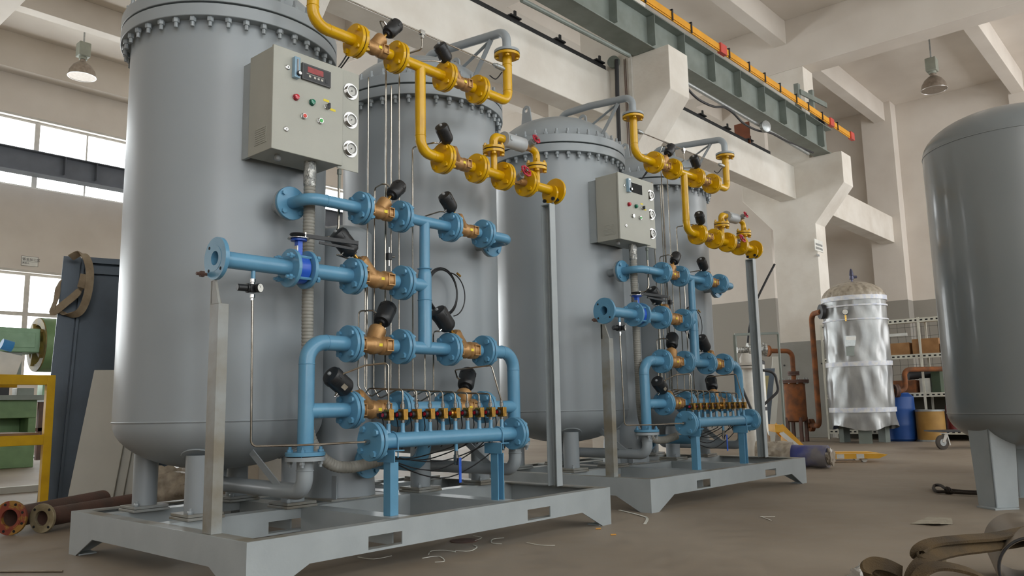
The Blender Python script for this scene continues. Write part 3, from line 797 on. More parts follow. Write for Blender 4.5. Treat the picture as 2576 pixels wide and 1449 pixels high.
t = thing('inline_filter', 'grey cylindrical inline filter in yellow bypass on nearer skid', 'filter', (2.36, YP, 2.81))
part('body', MB().lathe([(0.030, 0.0), (0.06, 0.004), (0.06, 0.02), (0.056, 0.025), (0.056, 0.225), (0.045, 0.235), (0.028, 0.25)], pt(2.247, 2.812), (1, 0, 0.03), 36), mat('filter_grey', rgb(176, 180, 182), 0.35), t)
part('wrench_flat', MB().box(2.262, YP - 0.064, 2.80, 2.285, YP - 0.054, 2.83), GREY, t)

# ---- hand valves with red wheels
def handvalve(x, z, wr, wd, label):
    t = thing('hand_valve', label, 'valve', (x, YP, z))
    part('body', MB().lathe([(0.03, -0.04), (0.034, -0.02), (0.034, 0.02), (0.03, 0.04)], pt(x, z), (1, 0, 0), 6), BRONZE, t)
    d = Vector((0, -0.92, 0.38)).normalized(); p = Vector(pt(x, z))
    part('bonnet', MB().lathe([(0.024, 0), (0.024, 0.05), (0.03, 0.052), (0.03, 0.068), (0.016, 0.07), (0.016, 0.09)], p, d, 12), GALV, t)
    part('stem', MB().cyl(p + d * 0.06, p + d * (wd + 0.012), 0.007, n=10), CHROME, t)
    mb = MB(); c = p + d * wd; dd, u, v_ = mb.frame(d)
    n = 40
    mb.tube([c + (u * math.cos(2 * math.pi * k / n) + v_ * math.sin(2 * math.pi * k / n)) * (wr * (1 + 0.07 * math.cos(8 * 2 * math.pi * k / n))) for k in range(n)], wr * 0.16, 8, closed=True)
    for k in range(4):
        a = math.pi / 2 * k; mb.bar(c - d * 0.004, c + (u * math.cos(a) + v_ * math.sin(a)) * wr * 0.95, 0.012, 0.008, d)
    part('handwheel', mb, REDW, t, label='red lobed handwheel')
    part('wheel_nut', MB().lathe([(0.012, 0), (0.012, 0.008), (0.006, 0.01)], c + d * 0.006, d, 6), CHROME, t)
    return t
handvalve(2.375, ZY2, 0.043, 0.12, 'red wheel globe valve low in the yellow line, nearer skid')
handvalve(2.525, 2.822, 0.034, 0.10, 'red wheel globe valve after grey filter, nearer skid')
part('valve_neck', MB().tube([pt(2.27, ZY2), pt(2.336, ZY2)], 0.03, 12), BRONZE, yp)
part('valve_neck', MB().tube([pt(2.414, ZY2), pt(2.482, ZY2)], 0.03, 12), BRONZE, yp)

# ---- blue process pipework
ZB1, ZB2, ZB3, ZB4 = 2.06, 1.635, 1.231, 0.848
bp = thing('blue_pipework', 'light blue process pipework on the nearer skid', 'pipework', (1.45, YP, 0.6))
part('pipe', MB().tube([(0.575, 0.58, ZB1), (0.575, YP, ZB1), (0.92, YP, ZB1)], RB1, 20, bend=0.1, segs=8), BLUE, bp)
part('pipe', MB().tube([pt(1.28, ZB1), pt(1.675, ZB1)], RB1, 20), BLUE, bp)
part('pipe', MB().tube([pt(2.043, ZB1), pt(2.31, ZB1), (2.31, 0.58, ZB1)], RB1, 20, bend=0.08, segs=8), BLUE, bp)
for x in (0.575, 2.31):
    d = -1
    f_ = flange(bp, (x, 0.589, ZB1), (0, 1, 0), 0.1, BLUE, pair=False, bolt=hexbolt(0.0155, 0.022, 0.013, BLUE))
    part('gasket', MB().cyl((x, 0.5995, ZB1), (x, 0.602, ZB1), 0.09), GASK, f_)
part('downcomer', MB().lathe([(0.034, 0), (0.034, -0.31), (0.036, -0.312), (0.0445, -0.36), (0.0445, ZB3 - ZB1)], pt(1.46, ZB1), (0, 0, 1), 24), BLUE, bp)
for z in (1.745, 1.54):
    part('weld_bead', MB().torus(pt(1.46, z), (0, 0, 1), 0.045, 0.003, 24, 6), BLUE, bp)
for (x_, z_, ax_, r_) in ((0.575, ZB3 - 0.125, (0, 0, 1), RB), (2.31, ZB3 - 0.125, (0, 0, 1), RB), (0.70, ZB3, (1, 0, 0), RB), (2.185, ZB3, (1, 0, 0), RB), (0.685, ZB1, (1, 0, 0), RB1)):
    part('weld_bead', MB().torus(pt(x_, z_), ax_, r_ + 0.0005, 0.0022, 24, 6), BLUE, bp)
part('pipe', MB().ring(pt(0.021, ZB2), pt(0.445, ZB2), RB, 0.036, 24), BLUE, bp)
part('pipe', MB().tube([pt(0.575, ZB2), pt(0.866, ZB2)], RB, 24), BLUE, bp)
part('pipe', MB().tube([pt(1.292, ZB2), pt(1.46, ZB2)], RB * 0.96, 24), BLUE, bp)
part('pipe', MB().tube([pt(0.575, 0.618), pt(0.575, ZB3), pt(0.846, ZB3)], RB, 24, bend=0.115, segs=10), BLUE, bp)
part('pipe', MB().tube([pt(1.286, ZB3), pt(1.653, ZB3)], RB * 0.92, 24), BLUE, bp)
part('pipe', MB().tube([pt(2.032, ZB3), pt(2.31, ZB3), pt(2.31, 0.618)], RB, 24, bend=0.115, segs=10), BLUE, bp)
part('pipe', MB().tube([pt(0.59, ZB4), pt(0.851, ZB4)], RB * 0.96, 24), BLUE, bp)
part('pipe', MB().tube([pt(1.273, ZB4), pt(1.631, ZB4)], RB, 24), BLUE, bp)
part('pipe', MB().tube([pt(2.012, ZB4), pt(2.29, ZB4)], RB * 0.96, 24), BLUE, bp)
part('vessel_pipe', MB().tube([(1.45, YP, ZB4), (1.45, YP, 0.50), (1.45, 0.95, 0.50)], RB, 24, bend=0.13, segs=10), BLUE, bp)
flange(bp, (1.45, 0.9605, 0.50), (0, 1, 0), FB, BLUE, pair=False, bolt=hexbolt(0.0165, 0.022, 0.014, BLUE))
for z, xs in ((ZB1, (0.942, 1.257, 1.696, 2.02)), (ZB2, (0.887, 1.27)), (ZB3, (0.868, 1.264, 1.675, 2.01)), (ZB4, (0.873, 1.251, 1.653, 1.99))):
    for x in xs: flange(bp, pt(x, z), (1, 0, 0), FB1 if z == ZB1 else FB, BLUE, bolt=BOLTB)
fi = flange(bp, pt(0.021, ZB2), (1, 0, 0), 0.111, BLUE, pair=False, bore=0.0375)
for k in range(4):
    a = math.pi / 4 + math.pi / 2 * k
    if k != 1: part('bolt_hole', MB().cyl((0.0095, YP + 0.085 * math.cos(a), ZB2 + 0.085 * math.sin(a)), (0.0108, YP + 0.085 * math.cos(a), ZB2 + 0.085 * math.sin(a)), 0.009, n=14), DARKHOLE, fi)
part('raised_face', MB().ring(pt(0.0092, ZB2), pt(0.0108, ZB2), 0.066, 0.0375, 32), BLUE, fi)
inst('bolt', hexbolt(0.0165, 0.03, 0.02, RUSTP), fi, (0.01, YP + 0.08, ZB2 - 0.075), (-1, 0, 0))
for x in (0.575, 2.31):
    f_ = flange(bp, pt(x, 0.6145), (0, 0, 1), FB, BLUE, pair=False, bolt=hexbolt(0.0165, 0.022, 0.014, BLUE))
    part('gasket', MB().cyl(pt(x, 0.6005), pt(x, 0.6038), 0.1), GASK, f_)
# wafer valve flanges with long studs
for x in (0.455, 0.562):
    f_ = flange(bp, pt(x, ZB2), (1, 0, 0), FB, BLUE, pair=False)
for k in range(4):
    a = math.pi / 4 + math.pi / 2 * k
    inst('bolt', BOLTL, f_, (0.508, YP + 0.084 * math.cos(a), ZB2 + 0.084 * math.sin(a)), (-1, 0, 0))
part('drop_stub', MB().cyl(pt(0.23, ZB2 - 0.04), pt(0.23, ZB2 - 0.085), 0.012, n=12), BLUE, bp)

# ---- butterfly valve with black lever
t = thing('butterfly_valve', 'royal blue wafer butterfly valve with black lever on nearer skid', 'valve', (0.508, YP, ZB2 - 0.085))
part('disc_body', MB().lathe([(0.075, -0.038), (0.082, -0.03), (0.082, 0.03), (0.075, 0.038)], pt(0.508, ZB2), (1, 0, 0), 32), ROYAL, t)
part('neck', MB().box(0.492, YP - 0.018, ZB2 + 0.07, 0.524, YP + 0.018, ZB2 + 0.16), ROYAL, t, 0.003)
part('top_plate', MB().lathe([(0.045, 0), (0.045, 0.01)], pt(0.508, ZB2 + 0.16), (0, 0, 1), 24), ROYAL, t)
part('notch_plate', MB().lathe([(0.062, 0), (0.062, 0.004)], pt(0.508, ZB2 + 0.171), (0, 0, 1), 24), CHROME, t)
c0 = Vector((0.50, YP, ZB2 + 0.195)); c1 = Vector((0.83, YP - 0.12, ZB2 + 0.175))
mb = MB(); mb.bar(c0, c1, 0.022, 0.018, (0, 0, 1)); mb.bar(c0 - Vector((0, 0, 0.028)) + (c1 - c0) * 0.35, c1 - Vector((0.03, 0, 0.04)), 0.014, 0.014)
mb.lathe([(0.04, 0), (0.045, 0.006), (0.04, 0.012)], c0 - Vector((0, 0, 0.005)), (0, 0, 1), 20)
part('lever', mb, BLACKP, t)
part('spring_bolt', MB().cyl(c0 + (c1 - c0) * 0.12 - Vector((0, 0, 0.02)), c0 + (c1 - c0) * 0.12 + Vector((0, 0, 0.02)), 0.01, n=10), CHROME, t)
part('tag_plate', MB().box(0.486, YP - 0.02, ZB2 + 0.10, 0.492, YP + 0.01, ZB2 + 0.13), CHROME, t)

# ---- angle seat valves
ACT = {}
def seat_valve(key, xa, xb, z, d, lv, big, label, stub, m_stub, group):
    xc = xa + (xb - stub - xa) * 0.5
    s_ = 1.22 if big else 1.0
    t = thing('angle_seat_valve', label, 'valve', (xc, YP, z - 0.05), group)
    d = Vector(d).normalized(); p = Vector(pt(xc + 0.0, z)); e = xb - stub
    r = 0.040 * s_
    part('stub_pipe', MB().tube([pt(e - 0.004, z), pt(xb - 0.024, z)], 0.036 if not big else 0.043, 20), m_stub, t)
    mb = MB()
    w_ = (e - xa) / 2
    mb.lathe([(r * 1.18, -w_), (r * 1.18, -w_ + 0.045 * s_), (r * 0.95, -w_ + 0.05 * s_), (r * 1.0, -0.01), (r * 1.15, 0.0), (r * 1.15, 0.02), (r * 0.95, w_ - 0.055 * s_), (r * 1.18, w_ - 0.045 * s_), (r * 1.18, w_)], pt((xa + e) / 2, z), (1, 0, 0), 24)
    q = p - d * 0.02
    mb.lathe([(r * 0.85, 0), (r * 1.0, 0.05 * s_), (r * 1.06, 0.105 * s_), (r * 1.12, 0.11 * s_), (r * 1.12, 0.128 * s_), (r * 0.8, 0.14 * s_)], q, d, 24)
    part('body', mb, BRONZE, t)
    # square bosses at both ends, turned toward the viewer
    for x in (xa + 0.024 * s_, e - 0.024 * s_):
        mb = MB(); b0 = 0.021 * s_; y_ = YP - r * 1.18
        mb.box(x - b0, y_ - 0.006, z - 0.03 * s_, x + b0, y_ + 0.02, z - 0.024 * s_); mb.box(x - b0, y_ - 0.006, z + 0.024 * s_, x + b0, y_ + 0.02, z + 0.03 * s_)
        mb.box(x - b0, y_ - 0.006, z - 0.024 * s_, x - b0 + 0.006, y_ + 0.02, z + 0.024 * s_); mb.box(x + b0 - 0.006, y_ - 0.006, z - 0.024 * s_, x + b0, y_ + 0.02, z + 0.024 * s_)
        part('end_boss', mb, BRONZE, t, 0.0015)
    part('sticker', MB().box(xc + 0.02, YP - r * 1.06 - 0.004, z - 0.01, xc + 0.045, YP - r * 1.06 - 0.002, z + 0.008), STICK, t, label='small yellow sticker')
    k0 = q + d * 0.135 * s_
    part('gland_nut', MB().lathe([(0.017 * s_, 0), (0.017 * s_, 0.02)], k0, d, 6), BRASS, t)
    part('stem', MB().cyl(k0, p + d * (lv - 0.06 * s_), 0.0095 * s_, n=12), BRASS, t)
    ra = 0.047 * s_; la = 0.135 * s_; a0 = p + d * (lv - la / 2)
    ac = part('actuator', MB().lathe([(0.014, -0.012), (0.02 * s_, -0.01), (0.022 * s_, 0.004), (ra * 0.8, 0.006), (ra * 0.97, 0.02), (ra, 0.035), (ra, la - 0.045), (ra * 1.02, la - 0.044), (ra * 1.02, la - 0.02), (ra * 0.92, la - 0.006), (ra * 0.6, la), (0, la)], a0, d, 32), BLACKP, t, label='black domed actuator')
    part('indicator_cap', MB().lathe([(0.011, 0), (0.011, 0.008), (0.007, 0.012), (0, 0.012)], a0 + d * la, d, 16), CLEAR, ac)
    mbf, u, v_ = MB().frame(d)
    for a in range(0, 6):
        an = math.pi / 3 * a; n_ = u * math.cos(an) + v_ * math.sin(an)
        part('grip_rib', MB().bar(a0 + d * (la - 0.05) + n_ * ra, a0 + d * (la - 0.018) + n_ * ra, 0.012, 0.005, n_.cross(d)), BLACKP, ac)
    side = -1 if d.x > 0 else -1
    pn = (Vector((-1, 0, 0)) + d * d.x).normalized()
    port = a0 + d * (la * 0.28) + pn * ra
    part('air_port', MB().lathe([(0.009, -0.006), (0.009, 0.012), (0.007, 0.013), (0.007, 0.022)], port, pn, 8), CHROME, ac)
    if key == 'b41':
        nc = (CAM - a0); nc = (nc - d * nc.dot(d)).normalized(); q0 = a0 + d * la * 0.42 + nc * ra
        part('white_label', MB().obox(q0, d * 0.018, nc.cross(d) * 0.014, nc * 0.002), PAPER, ac)
    ACT[key] = (port + pn * 0.02, pn)
    return t
GV = 'bronze angle seat valves on the skids'
SV = [('y1', 0.918, 1.196, ZY1, (0.669, 0.0, 0.743), 0.25, 0, 'bronze valve first in top yellow row, leaning right, nearer skid', 0.075, YEL),
 ('y2', 1.680, 1.959, ZY1, (-0.743, -0.139, 0.655), 0.23, 0, 'bronze valve second in top yellow row, leaning left, nearer skid', 0.075, YEL),
 ('y3', 1.659, 1.941, ZY2, (-0.743, -0.272, 0.611), 0.24, 0, 'bronze valve in lower yellow row on the nearer skid', 0.075, YEL),
 ('b11', 0.966, 1.233, ZB1, (0.707, 0.147, 0.692), 0.26, 0, 'bronze valve first in top blue row, leaning right, nearer skid', 0.065, BLUE),
 ('b12', 1.720, 1.996, ZB1, (-0.743, -0.139, 0.655), 0.24, 0, 'bronze valve second in top blue row, leaning left, nearer skid', 0.07, BLUE),
 ('b2', 0.911, 1.246, ZB2, (-0.707, 0.074, 0.703), 0.285, 1, 'large bronze valve in second blue row behind black lever, nearer skid', 0.08, BLUE),
 ('b31', 0.892, 1.240, ZB3, (0.629, 0.316, 0.71), 0.29, 1, 'large bronze valve, upright right, third blue row, nearer skid', 0.085, BLUE),
 ('b32', 1.699, 1.986, ZB3, (-0.707, -0.037, 0.706), 0.275, 1, 'bronze valve right end of third blue row, nearer skid', 0.07, BLUE),
 ('b41', 0.897, 1.227, ZB4, (-0.839, -0.113, 0.533), 0.30, 1, 'bronze valve lowest blue row with stickered actuator, nearer skid', 0.085, BLUE),
 ('b42', 1.677, 1.966, ZB4, (0.6, 0.42, 0.68), 0.28, 1, 'bronze valve lowest blue row behind solenoids, nearer skid', 0.07, BLUE)]
for v in SV: seat_valve(*v, GV)

# ---- instrument air header on two blue posts
YH, ZH = 0.165, 0.672
hd = thing('air_header', 'light blue capped air header pipe along nearer skid front', 'header pipe', (1.44, YH, ZH - 0.09))
part('pipe', MB().tube([(0.87, YH, ZH), (2.03, YH, ZH)], RB, 24), BLUE, hd)
flange(hd, (0.853, YH, ZH), (1, 0, 0), 0.108, BLUE, bolt=BOLTB, phase=0.95)
flange(hd, (2.044, YH, ZH), (1, 0, 0), 0.106, BLUE, bolt=BOLTB, phase=0.75)
XS = [0.965 + 0.1061 * k for k in range(10)]
for x in XS:
    part('stub', MB().lathe([(0.02, -0.004), (0.0125, 0.012), (0.0125, 0.055)], (x, YH, ZH + 0.04), (0, 0, 1), 14), BLUE, hd)
for x in (0.995, 1.875):
    part('u_bolt', MB().tube([(x, YH - 0.049, ZH - 0.095), (x, YH - 0.049, ZH)] + [(x, YH - 0.049 * math.cos(a), ZH + 0.049 * math.sin(a)) for a in [math.pi * i / 12 for i in range(1, 12)]] + [(x, YH + 0.049, ZH), (x, YH + 0.049, ZH - 0.095)], 0.004, 8), BLUE, hd)
part('drain_stub', MB().cyl((1.5, YH, ZH - 0.085), (1.5, YH, ZH - 0.04), 0.011, n=12), BLUE, hd)
for i, x in enumerate((0.985, 1.87)):
    t = thing('header_stand', 'blue steel stand carrying the %s of the nearer air header' % ('left end', 'right end')[i], 'stand', (x, YH, H_), 'blue header stands')
    if i == 0:
        part('post', MB().box(x - 0.03, YH - 0.03, H_, x + 0.03, YH + 0.03, ZH - 0.12), BLUE, t, 0.002)
    else:
        mb = MB(); mb.box(x - 0.03, YH + 0.022, H_, x + 0.03, YH + 0.03, ZH - 0.12); mb.box(x - 0.03, YH - 0.03, H_, x - 0.022, YH + 0.022, ZH - 0.12); mb.box(x + 0.022, YH - 0.03, H_, x + 0.03, YH + 0.022, ZH - 0.12)
        part('post', mb, BLUE, t)
    part('angle_bracket', MB().box(x - 0.04, YH - 0.075, ZH - 0.12, x - 0.034, YH + 0.075, ZH - 0.052).box(x - 0.034, YH - 0.075, ZH - 0.058, x + 0.035, YH + 0.075, ZH - 0.052), BLUE, t)

# drain ball valve
t = thing('drain_ball_valve', 'small drain ball valve with blue handle under nearer header', 'valve', (1.5, YH, ZH - 0.27))
part('body', MB().lathe([(0.012, 0), (0.012, 0.02), (0.016, 0.022), (0.016, 0.06), (0.012, 0.062), (0.012, 0.085)], (1.5, YH, ZH - 0.17), (0, 0, 1), 8), CHROME, t)
part('spindle', MB().cyl((1.5, YH - 0.012, ZH - 0.13), (1.5, YH - 0.035, ZH - 0.13), 0.006, n=10), CHROME, t)
part('handle', MB().box(1.49, YH - 0.036, ZH - 0.275, 1.51, YH - 0.030, ZH - 0.125), ROYAL, t, 0.002)

# ---- solenoid valves, one above each stub
def sol_mesh():
    pass
z0 = ZH + 0.095
nut_me = MB().lathe([(0.008, 0), (0.008, 0.008), (0.013, 0.009), (0.013, 0.03), (0.009, 0.032), (0.009, 0.045)], (0, 0, 0), (0, 0, 1), 8).mesh('compression_nut', CHROME)
nip_me = MB().lathe([(0.011, 0), (0.011, 0.006), (0.013, 0.007), (0.013, 0.02)], (0, 0, 0), (0, 0, 1), 8).mesh('nipple', CHROME)
ORD = ['first', 'second', 'third', 'fourth', 'fifth', 'sixth', 'seventh', 'eighth', 'ninth', 'tenth']
for k, x in enumerate(XS):
    t = thing('solenoid_valve', 'brass solenoid valve, %s from left on nearer air header' % ORD[k], 'solenoid', (x, YH, z0), 'brass solenoid valves on the air headers')
    part('brass_block', MB().box(x - 0.017, YH - 0.030, z0 + 0.018, x + 0.017, YH + 0.022, z0 + 0.08), BRASS, t, 0.002)
    c = part('coil', MB().lathe([(0.019, 0), (0.021, 0.003), (0.021, 0.016), (0.018, 0.02)], (x - 0.017, YH + 0.004, z0 + 0.048), (-1, 0.1, 0), 18), BLACKP if k != 5 else BRASS, t)
    part('red_cap', MB().lathe([(0.011, 0), (0.011, 0.003)], (x - 0.037, YH + 0.006, z0 + 0.048), (-1, 0.1, 0), 14), LENSR, c)
    part('plug', MB().box(x - 0.034, YH + 0.022, z0 + 0.03, x - 0.012, YH + 0.045, z0 + 0.062), BLACKP, c)
    inst('nipple', nip_me, t, (x, YH, z0)); inst('compression_nut', nut_me, t, (x, YH, z0 + 0.078))
# wires hanging from the coils
for k, x in enumerate(XS):
    part_path = [(x - 0.03, YH + 0.045, z0 + 0.045), (x + 0.015, YH + 0.07, z0 + 0.03), (x + 0.035, YH + 0.08, z0 - 0.03), (x + 0.02, YH + 0.085, z0 - 0.1), (x - 0.03, YH + 0.1, ZH - 0.06)]
    solid('solenoid_wire', MB().tube(part_path, 0.0035, 6, bend=0.03, segs=4), BLACKC, 'black wire of the %s solenoid on nearer header' % ORD[k], 'wire', part_path[0], 'solenoid wires')
cb = thing('cable_bundle', 'black cables sagging behind the nearer air header', 'cable bundle', (1.5, 0.3, 0.52))
for q, (a, b, sag, yy) in enumerate(((1.0, 1.98, 0.10, 0.27), (1.02, 1.9, 0.14, 0.29), (1.05, 1.75, 0.06, 0.3), (1.0, 1.6, 0.03, 0.28), (1.1, 2.05, 0.16, 0.31))):
    part('cable', MB().tube([(a + (b - a) * i / 12, yy + 0.01 * math.sin(i), 0.60 - q * 0.012 - sag * math.sin(math.pi * i / 12) + 0.05 * i / 12) for i in range(13)], 0.004, 6), BLACKC, cb)
solid('wiring_rail', MB().box(0.93, YH + 0.05, z0 + 0.04, 2.0, YH + 0.062, z0 + 0.058), DARKM, 'thin dark wiring rail behind solenoids of nearer header', 'rail', (1.44, YH + 0.055, z0 + 0.04))

# ---- stainless instrument tubes, one per solenoid
TGT = ['b41', 'b31', 'b2', 'b11', 'y1', 'y2', 'y3', 'b12', 'b32', 'b42']
XV = [None, 1.06, 1.10, 1.18, 1.26, 1.386, 1.494, 1.61, 1.677, None]
TOP = {'b41': 'lower left valve', 'b31': 'third row left valve', 'b2': 'second row valve', 'b11': 'top blue left valve', 'y1': 'top yellow left valve', 'y2': 'top yellow right valve', 'y3': 'lower yellow valve', 'b12': 'top blue right valve', 'b32': 'third row right valve', 'b42': 'lower right valve'}
for k, key in enumerate(TGT):
    x = XS[k]; po, pn = ACT[key]; zt = 0.965 - 0.004 * k
    ztop = z0 + 0.12
    if key == 'b41': path = [(x, YH, ztop), (x, YH, 1.11), (po.x + 0.12, YH + 0.1, 1.10), (po.x + 0.0, YH + 0.15, 1.05), tuple(po)]
    elif key == 'b42': path = [(x, YH, ztop), (1.85, YH + 0.02, 1.12), (po.x - 0.08, po.y - 0.06, 1.10), tuple(po)]
    else:
        xv = XV[k]; yv = 0.555 + 0.012 * (k % 2)
        za = po.z
        path = [(x, YH, ztop), (x, YH, zt), (x - 0.09, 0.36, zt + 0.01), (xv + 0.03, yv - 0.02, zt - 0.02 - 0.006 * k), (xv, yv, zt + 0.03), (xv, yv, za + 0.0), (po.x - 0.03, po.y + 0.01, za), tuple(po)]
    solid('instrument_tube', MB().tube(path, 0.0052, 8, bend=0.022, segs=5), STEEL, 'stainless tube to the %s on nearer skid' % TOP[key], 'tube', path[0], 'stainless instrument tubes')
# tall sampling tubes rising behind the pipework
for q, (xv, zz) in enumerate(((1.15, 3.02), (1.30, 3.02), (1.345, 3.02))):
    solid('sample_tube', MB().tube([(xv, 0.60, 0.98), (xv, 0.60, zz)], 0.005, 8), STEEL, 'long upright stainless sample tube behind nearer pipework, %s' % ('leftmost', 'middle one', 'rightmost')[q], 'tube', (xv, 0.60, 0.98), 'upright sample tubes')
t = thing('needle_valve', 'small dark needle valve in upright tube behind nearer downcomer', 'valve', (1.27, 0.53, 1.79))
part('body', MB().box(1.258, 0.52, 1.80, 1.288, 0.55, 1.845), BLACKP, t, 0.002); part('fitting', MB().cyl((1.273, 0.535, 1.76), (1.273, 0.535, 1.80), 0.008, n=8).cyl((1.273, 0.535, 1.845), (1.273, 0.535, 1.885), 0.008, n=8), CHROME, t)
part('knob', MB().cyl((1.288, 0.53, 1.822), (1.31, 0.52, 1.822), 0.008, n=10), CHROME, t)

# pressure equalising tube across the two outlet pipes
t = thing('equalising_line', 'stainless equalising line with check valves above nearer pipework', 'tube line', (1.44, YP, 3.36))
part('tube', MB().tube([(0.611, YP, 3.37), (2.16, YP, 3.37)], 0.0055, 8), STEEL, t)
for xa, sgn in ((0.611, 1), (2.274, -1)):
    part('check_valve', MB().lathe([(0.013, 0), (0.013, 0.02), (0.02, 0.022), (0.02, 0.085), (0.014, 0.09), (0.014, 0.11), (0.008, 0.112), (0.008, 0.125)], (xa, YP, 3.37), (sgn, 0, 0), 14), GALV, t)
te = part('tee_fitting', MB().box(1.425, YP - 0.012, 3.355, 1.465, YP + 0.012, 3.385).box(1.436, YP - 0.01, 3.33, 1.454, YP + 0.01, 3.356), CHROME, t)
part('branch', MB().tube([(1.445, YP, 3.33), (1.445, YP, 3.25), (1.40, YP + 0.1, 3.235), (1.25, YP + 0.22, 3.22)], 0.0055, 8, bend=0.03), STEEL, t)

# ---- regulator with gauge and its long feed tube
t = thing('pressure_regulator', 'black regulator with white gauge under nearer blue inlet', 'regulator', (0.23, YP, 1.46))
part('fitting', MB().lathe([(0.011, 0), (0.011, 0.01), (0.014, 0.012), (0.014, 0.03)], (0.23, YP, ZB2 - 0.115), (0, 0, 1), 6), CHROME, t)
part('body', MB().box(0.208, YP - 0.02, ZB2 - 0.158, 0.25, YP + 0.02, ZB2 - 0.115), BLACKP, t, 0.004)
part('adjusting_knob', MB().lathe([(0.024, 0), (0.026, 0.004), (0.026, 0.012), (0.019, 0.014), (0.019, 0.06), (0.016, 0.064)], (0.208, YP, ZB2 - 0.137), (-1, 0.1, 0), 20), BLACKP, t)
g_ = part('gauge_case', MB().lathe([(0.008, 0), (0.008, 0.012), (0.024, 0.014), (0.025, 0.03)], (0.238, YP - 0.018, ZB2 - 0.137), (0.35, -1, 0), 24), BLACKP, t)
gd = Vector((0.35, -1, 0)).normalized(); gp = Vector((0.238, YP - 0.018, ZB2 - 0.137)) + gd * 0.0305
part('gauge_dial', MB().lathe([(0.022, 0), (0.022, 0.001)], gp, gd, 24), WHITE, g_)
part('needle', MB().bar(gp + gd * 0.0015, gp + gd * 0.0015 + Vector((-0.008, -0.003, 0.012)), 0.003, 0.001, gd), INK, g_)
part('outlet_fitting', MB().lathe([(0.009, 0), (0.009, 0.012), (0.013, 0.014), (0.013, 0.032), (0.008, 0.034)], (0.23, YP, ZB2 - 0.20), (0, 0, 1), 6), CHROME, t)
solid('header_feed_tube', MB().tube([(0.23, YP, ZB2 - 0.2), (0.245, YP, 0.672), (0.5, 0.29, 0.668), (0.80, YH, ZH)], 0.006, 8, bend=0.03), STEEL, 'stainless feed tube from regulator to nearer header cap', 'tube', (0.23, YP, ZB2 - 0.2))
part('cap_fitting', MB().lathe([(0.012, 0), (0.012, 0.012), (0.015, 0.013), (0.015, 0.03)], (0.829, YH, ZH), (-1, 0, 0), 6), CHROME, hd)

# ---- posts
t = thing('pipe_post', 'grey box post under blue inlet flange of nearer skid', 'post', (0.047, 0.405, H_))
part('post', MB().box(0.018, 0.362, H_, 0.076, 0.448, 1.40), WORN, t, 0.002)
part('saddle', MB().prism([(0.362, 1.40), (0.448, 1.40), (0.448, ZB2 - 0.112), (0.405, ZB2 - 0.112)], 'x', 0.018, 0.030), WORN, t)
part('saddle_web', MB().prism([(0.018, 1.40), (0.076, 1.40), (0.034, ZB2 - 0.1125), (0.018, ZB2 - 0.1125)], 'y', 0.43, 0.442), WORN, t)
t = thing('pipe_post', 'tall grey channel post under yellow end of nearer skid', 'post', (2.77, 0.42, H_))
mb = MB(); mb.box(2.792, 0.365, H_, 2.80, 0.455, 2.40); mb.box(2.735, 0.365, H_, 2.792, 0.372, 2.40); mb.box(2.735, 0.448, H_, 2.792, 0.455, 2.40)
part('channel', mb, GREY, t); part('cradle', MB().box(2.735, 0.365, 2.40, 2.80, 0.455, 2.408).prism([(0.365, 2.408), (0.455, 2.408), (0.43, 2.445), (0.39, 2.445)], 'x', 2.792, 2.80), GREY, t)

# ---- control cabinet on the left tank
ca, cb_, cz0, cz1, cy = 0.339, 0.823, 2.312, 2.925, 0.43
t = thing('control_cabinet', 'beige control cabinet on the nearer left tank', 'control cabinet', ((ca + cb_) / 2, 0.6, cz0))
CABINET = t
part('body', MB().box(ca + 0.006, cy + 0.022, cz0, cb_ - 0.006, cy + 0.26, cz1 - 0.004), CAB, t, 0.003)
dr = part('door', MB().box(ca, cy, cz0 - 0.004, cb_, cy + 0.018, cz1), CAB, t, 0.003)
for x in (ca + 0.02, cb_ - 0.045):
    part('tank_bracket', MB().box(x, cy + 0.26, cz0 + 0.01, x + 0.02, 0.785, cz1 - 0.02), GREY, t)
part('louvre_panel', MB().box(ca + 0.003, cy + 0.06, cz0 + 0.05, ca + 0.006, cy + 0.19, cz0 + 0.16), CAB, t)
for i in range(7):
    part('louvre', MB().box(ca + 0.001, cy + 0.07, cz0 + 0.06 + i * 0.013, ca + 0.003, cy + 0.18, cz0 + 0.066 + i * 0.013), CAB, t)
def knob(x, z, r, m1, m2, name, deep=0.022, lab=None):
    k_ = part(name, MB().lathe([(r * 1.12, 0), (r * 1.12, 0.005), (r, 0.006), (r, deep)], (x, cy, z), (0, -1, 0), 24), m1, dr)
    part
    o = MB().lathe([(r * 0.86, 0), (r * 0.8, 0.006), (r * 0.45, 0.01), (0, 0.011)], (x, cy - deep, z), (0, -1, 0), 24)
    return k_, o
def button(x, z, r, ring, face, name, deep=0.016):
    mb = MB().lathe([(r * 1.15, 0), (r * 1.15, 0.004), (r, 0.005), (r, deep)], (x, cy, z), (0, -1, 0), 24)
    b_ = part(name, mb, ring, dr)
    return b_
button(0.488, 2.646, 0.017, mat('red_lamp_body', rgb(150, 20, 40), 0.2), LENSR, 'red_indicator_lamp')
part('red_lens', MB().lathe([(0.0165, 0), (0.014, 0.006), (0, 0.009)], (0.488, cy - 0.016, 2.646), (0, -1, 0), 24), LENSR, dr)
button(0.598, 2.645, 0.017, mat('green_lamp_body', rgb(10, 90, 70), 0.2), LENSG, 'green_indicator_lamp')
part('green_lens', MB().lathe([(0.0165, 0), (0.014, 0.006), (0, 0.009)], (0.598, cy - 0.016, 2.645), (0, -1, 0), 24), LENSG, dr)
button(0.544, 2.546, 0.016, CHROME, BTNR, 'red_push_button')
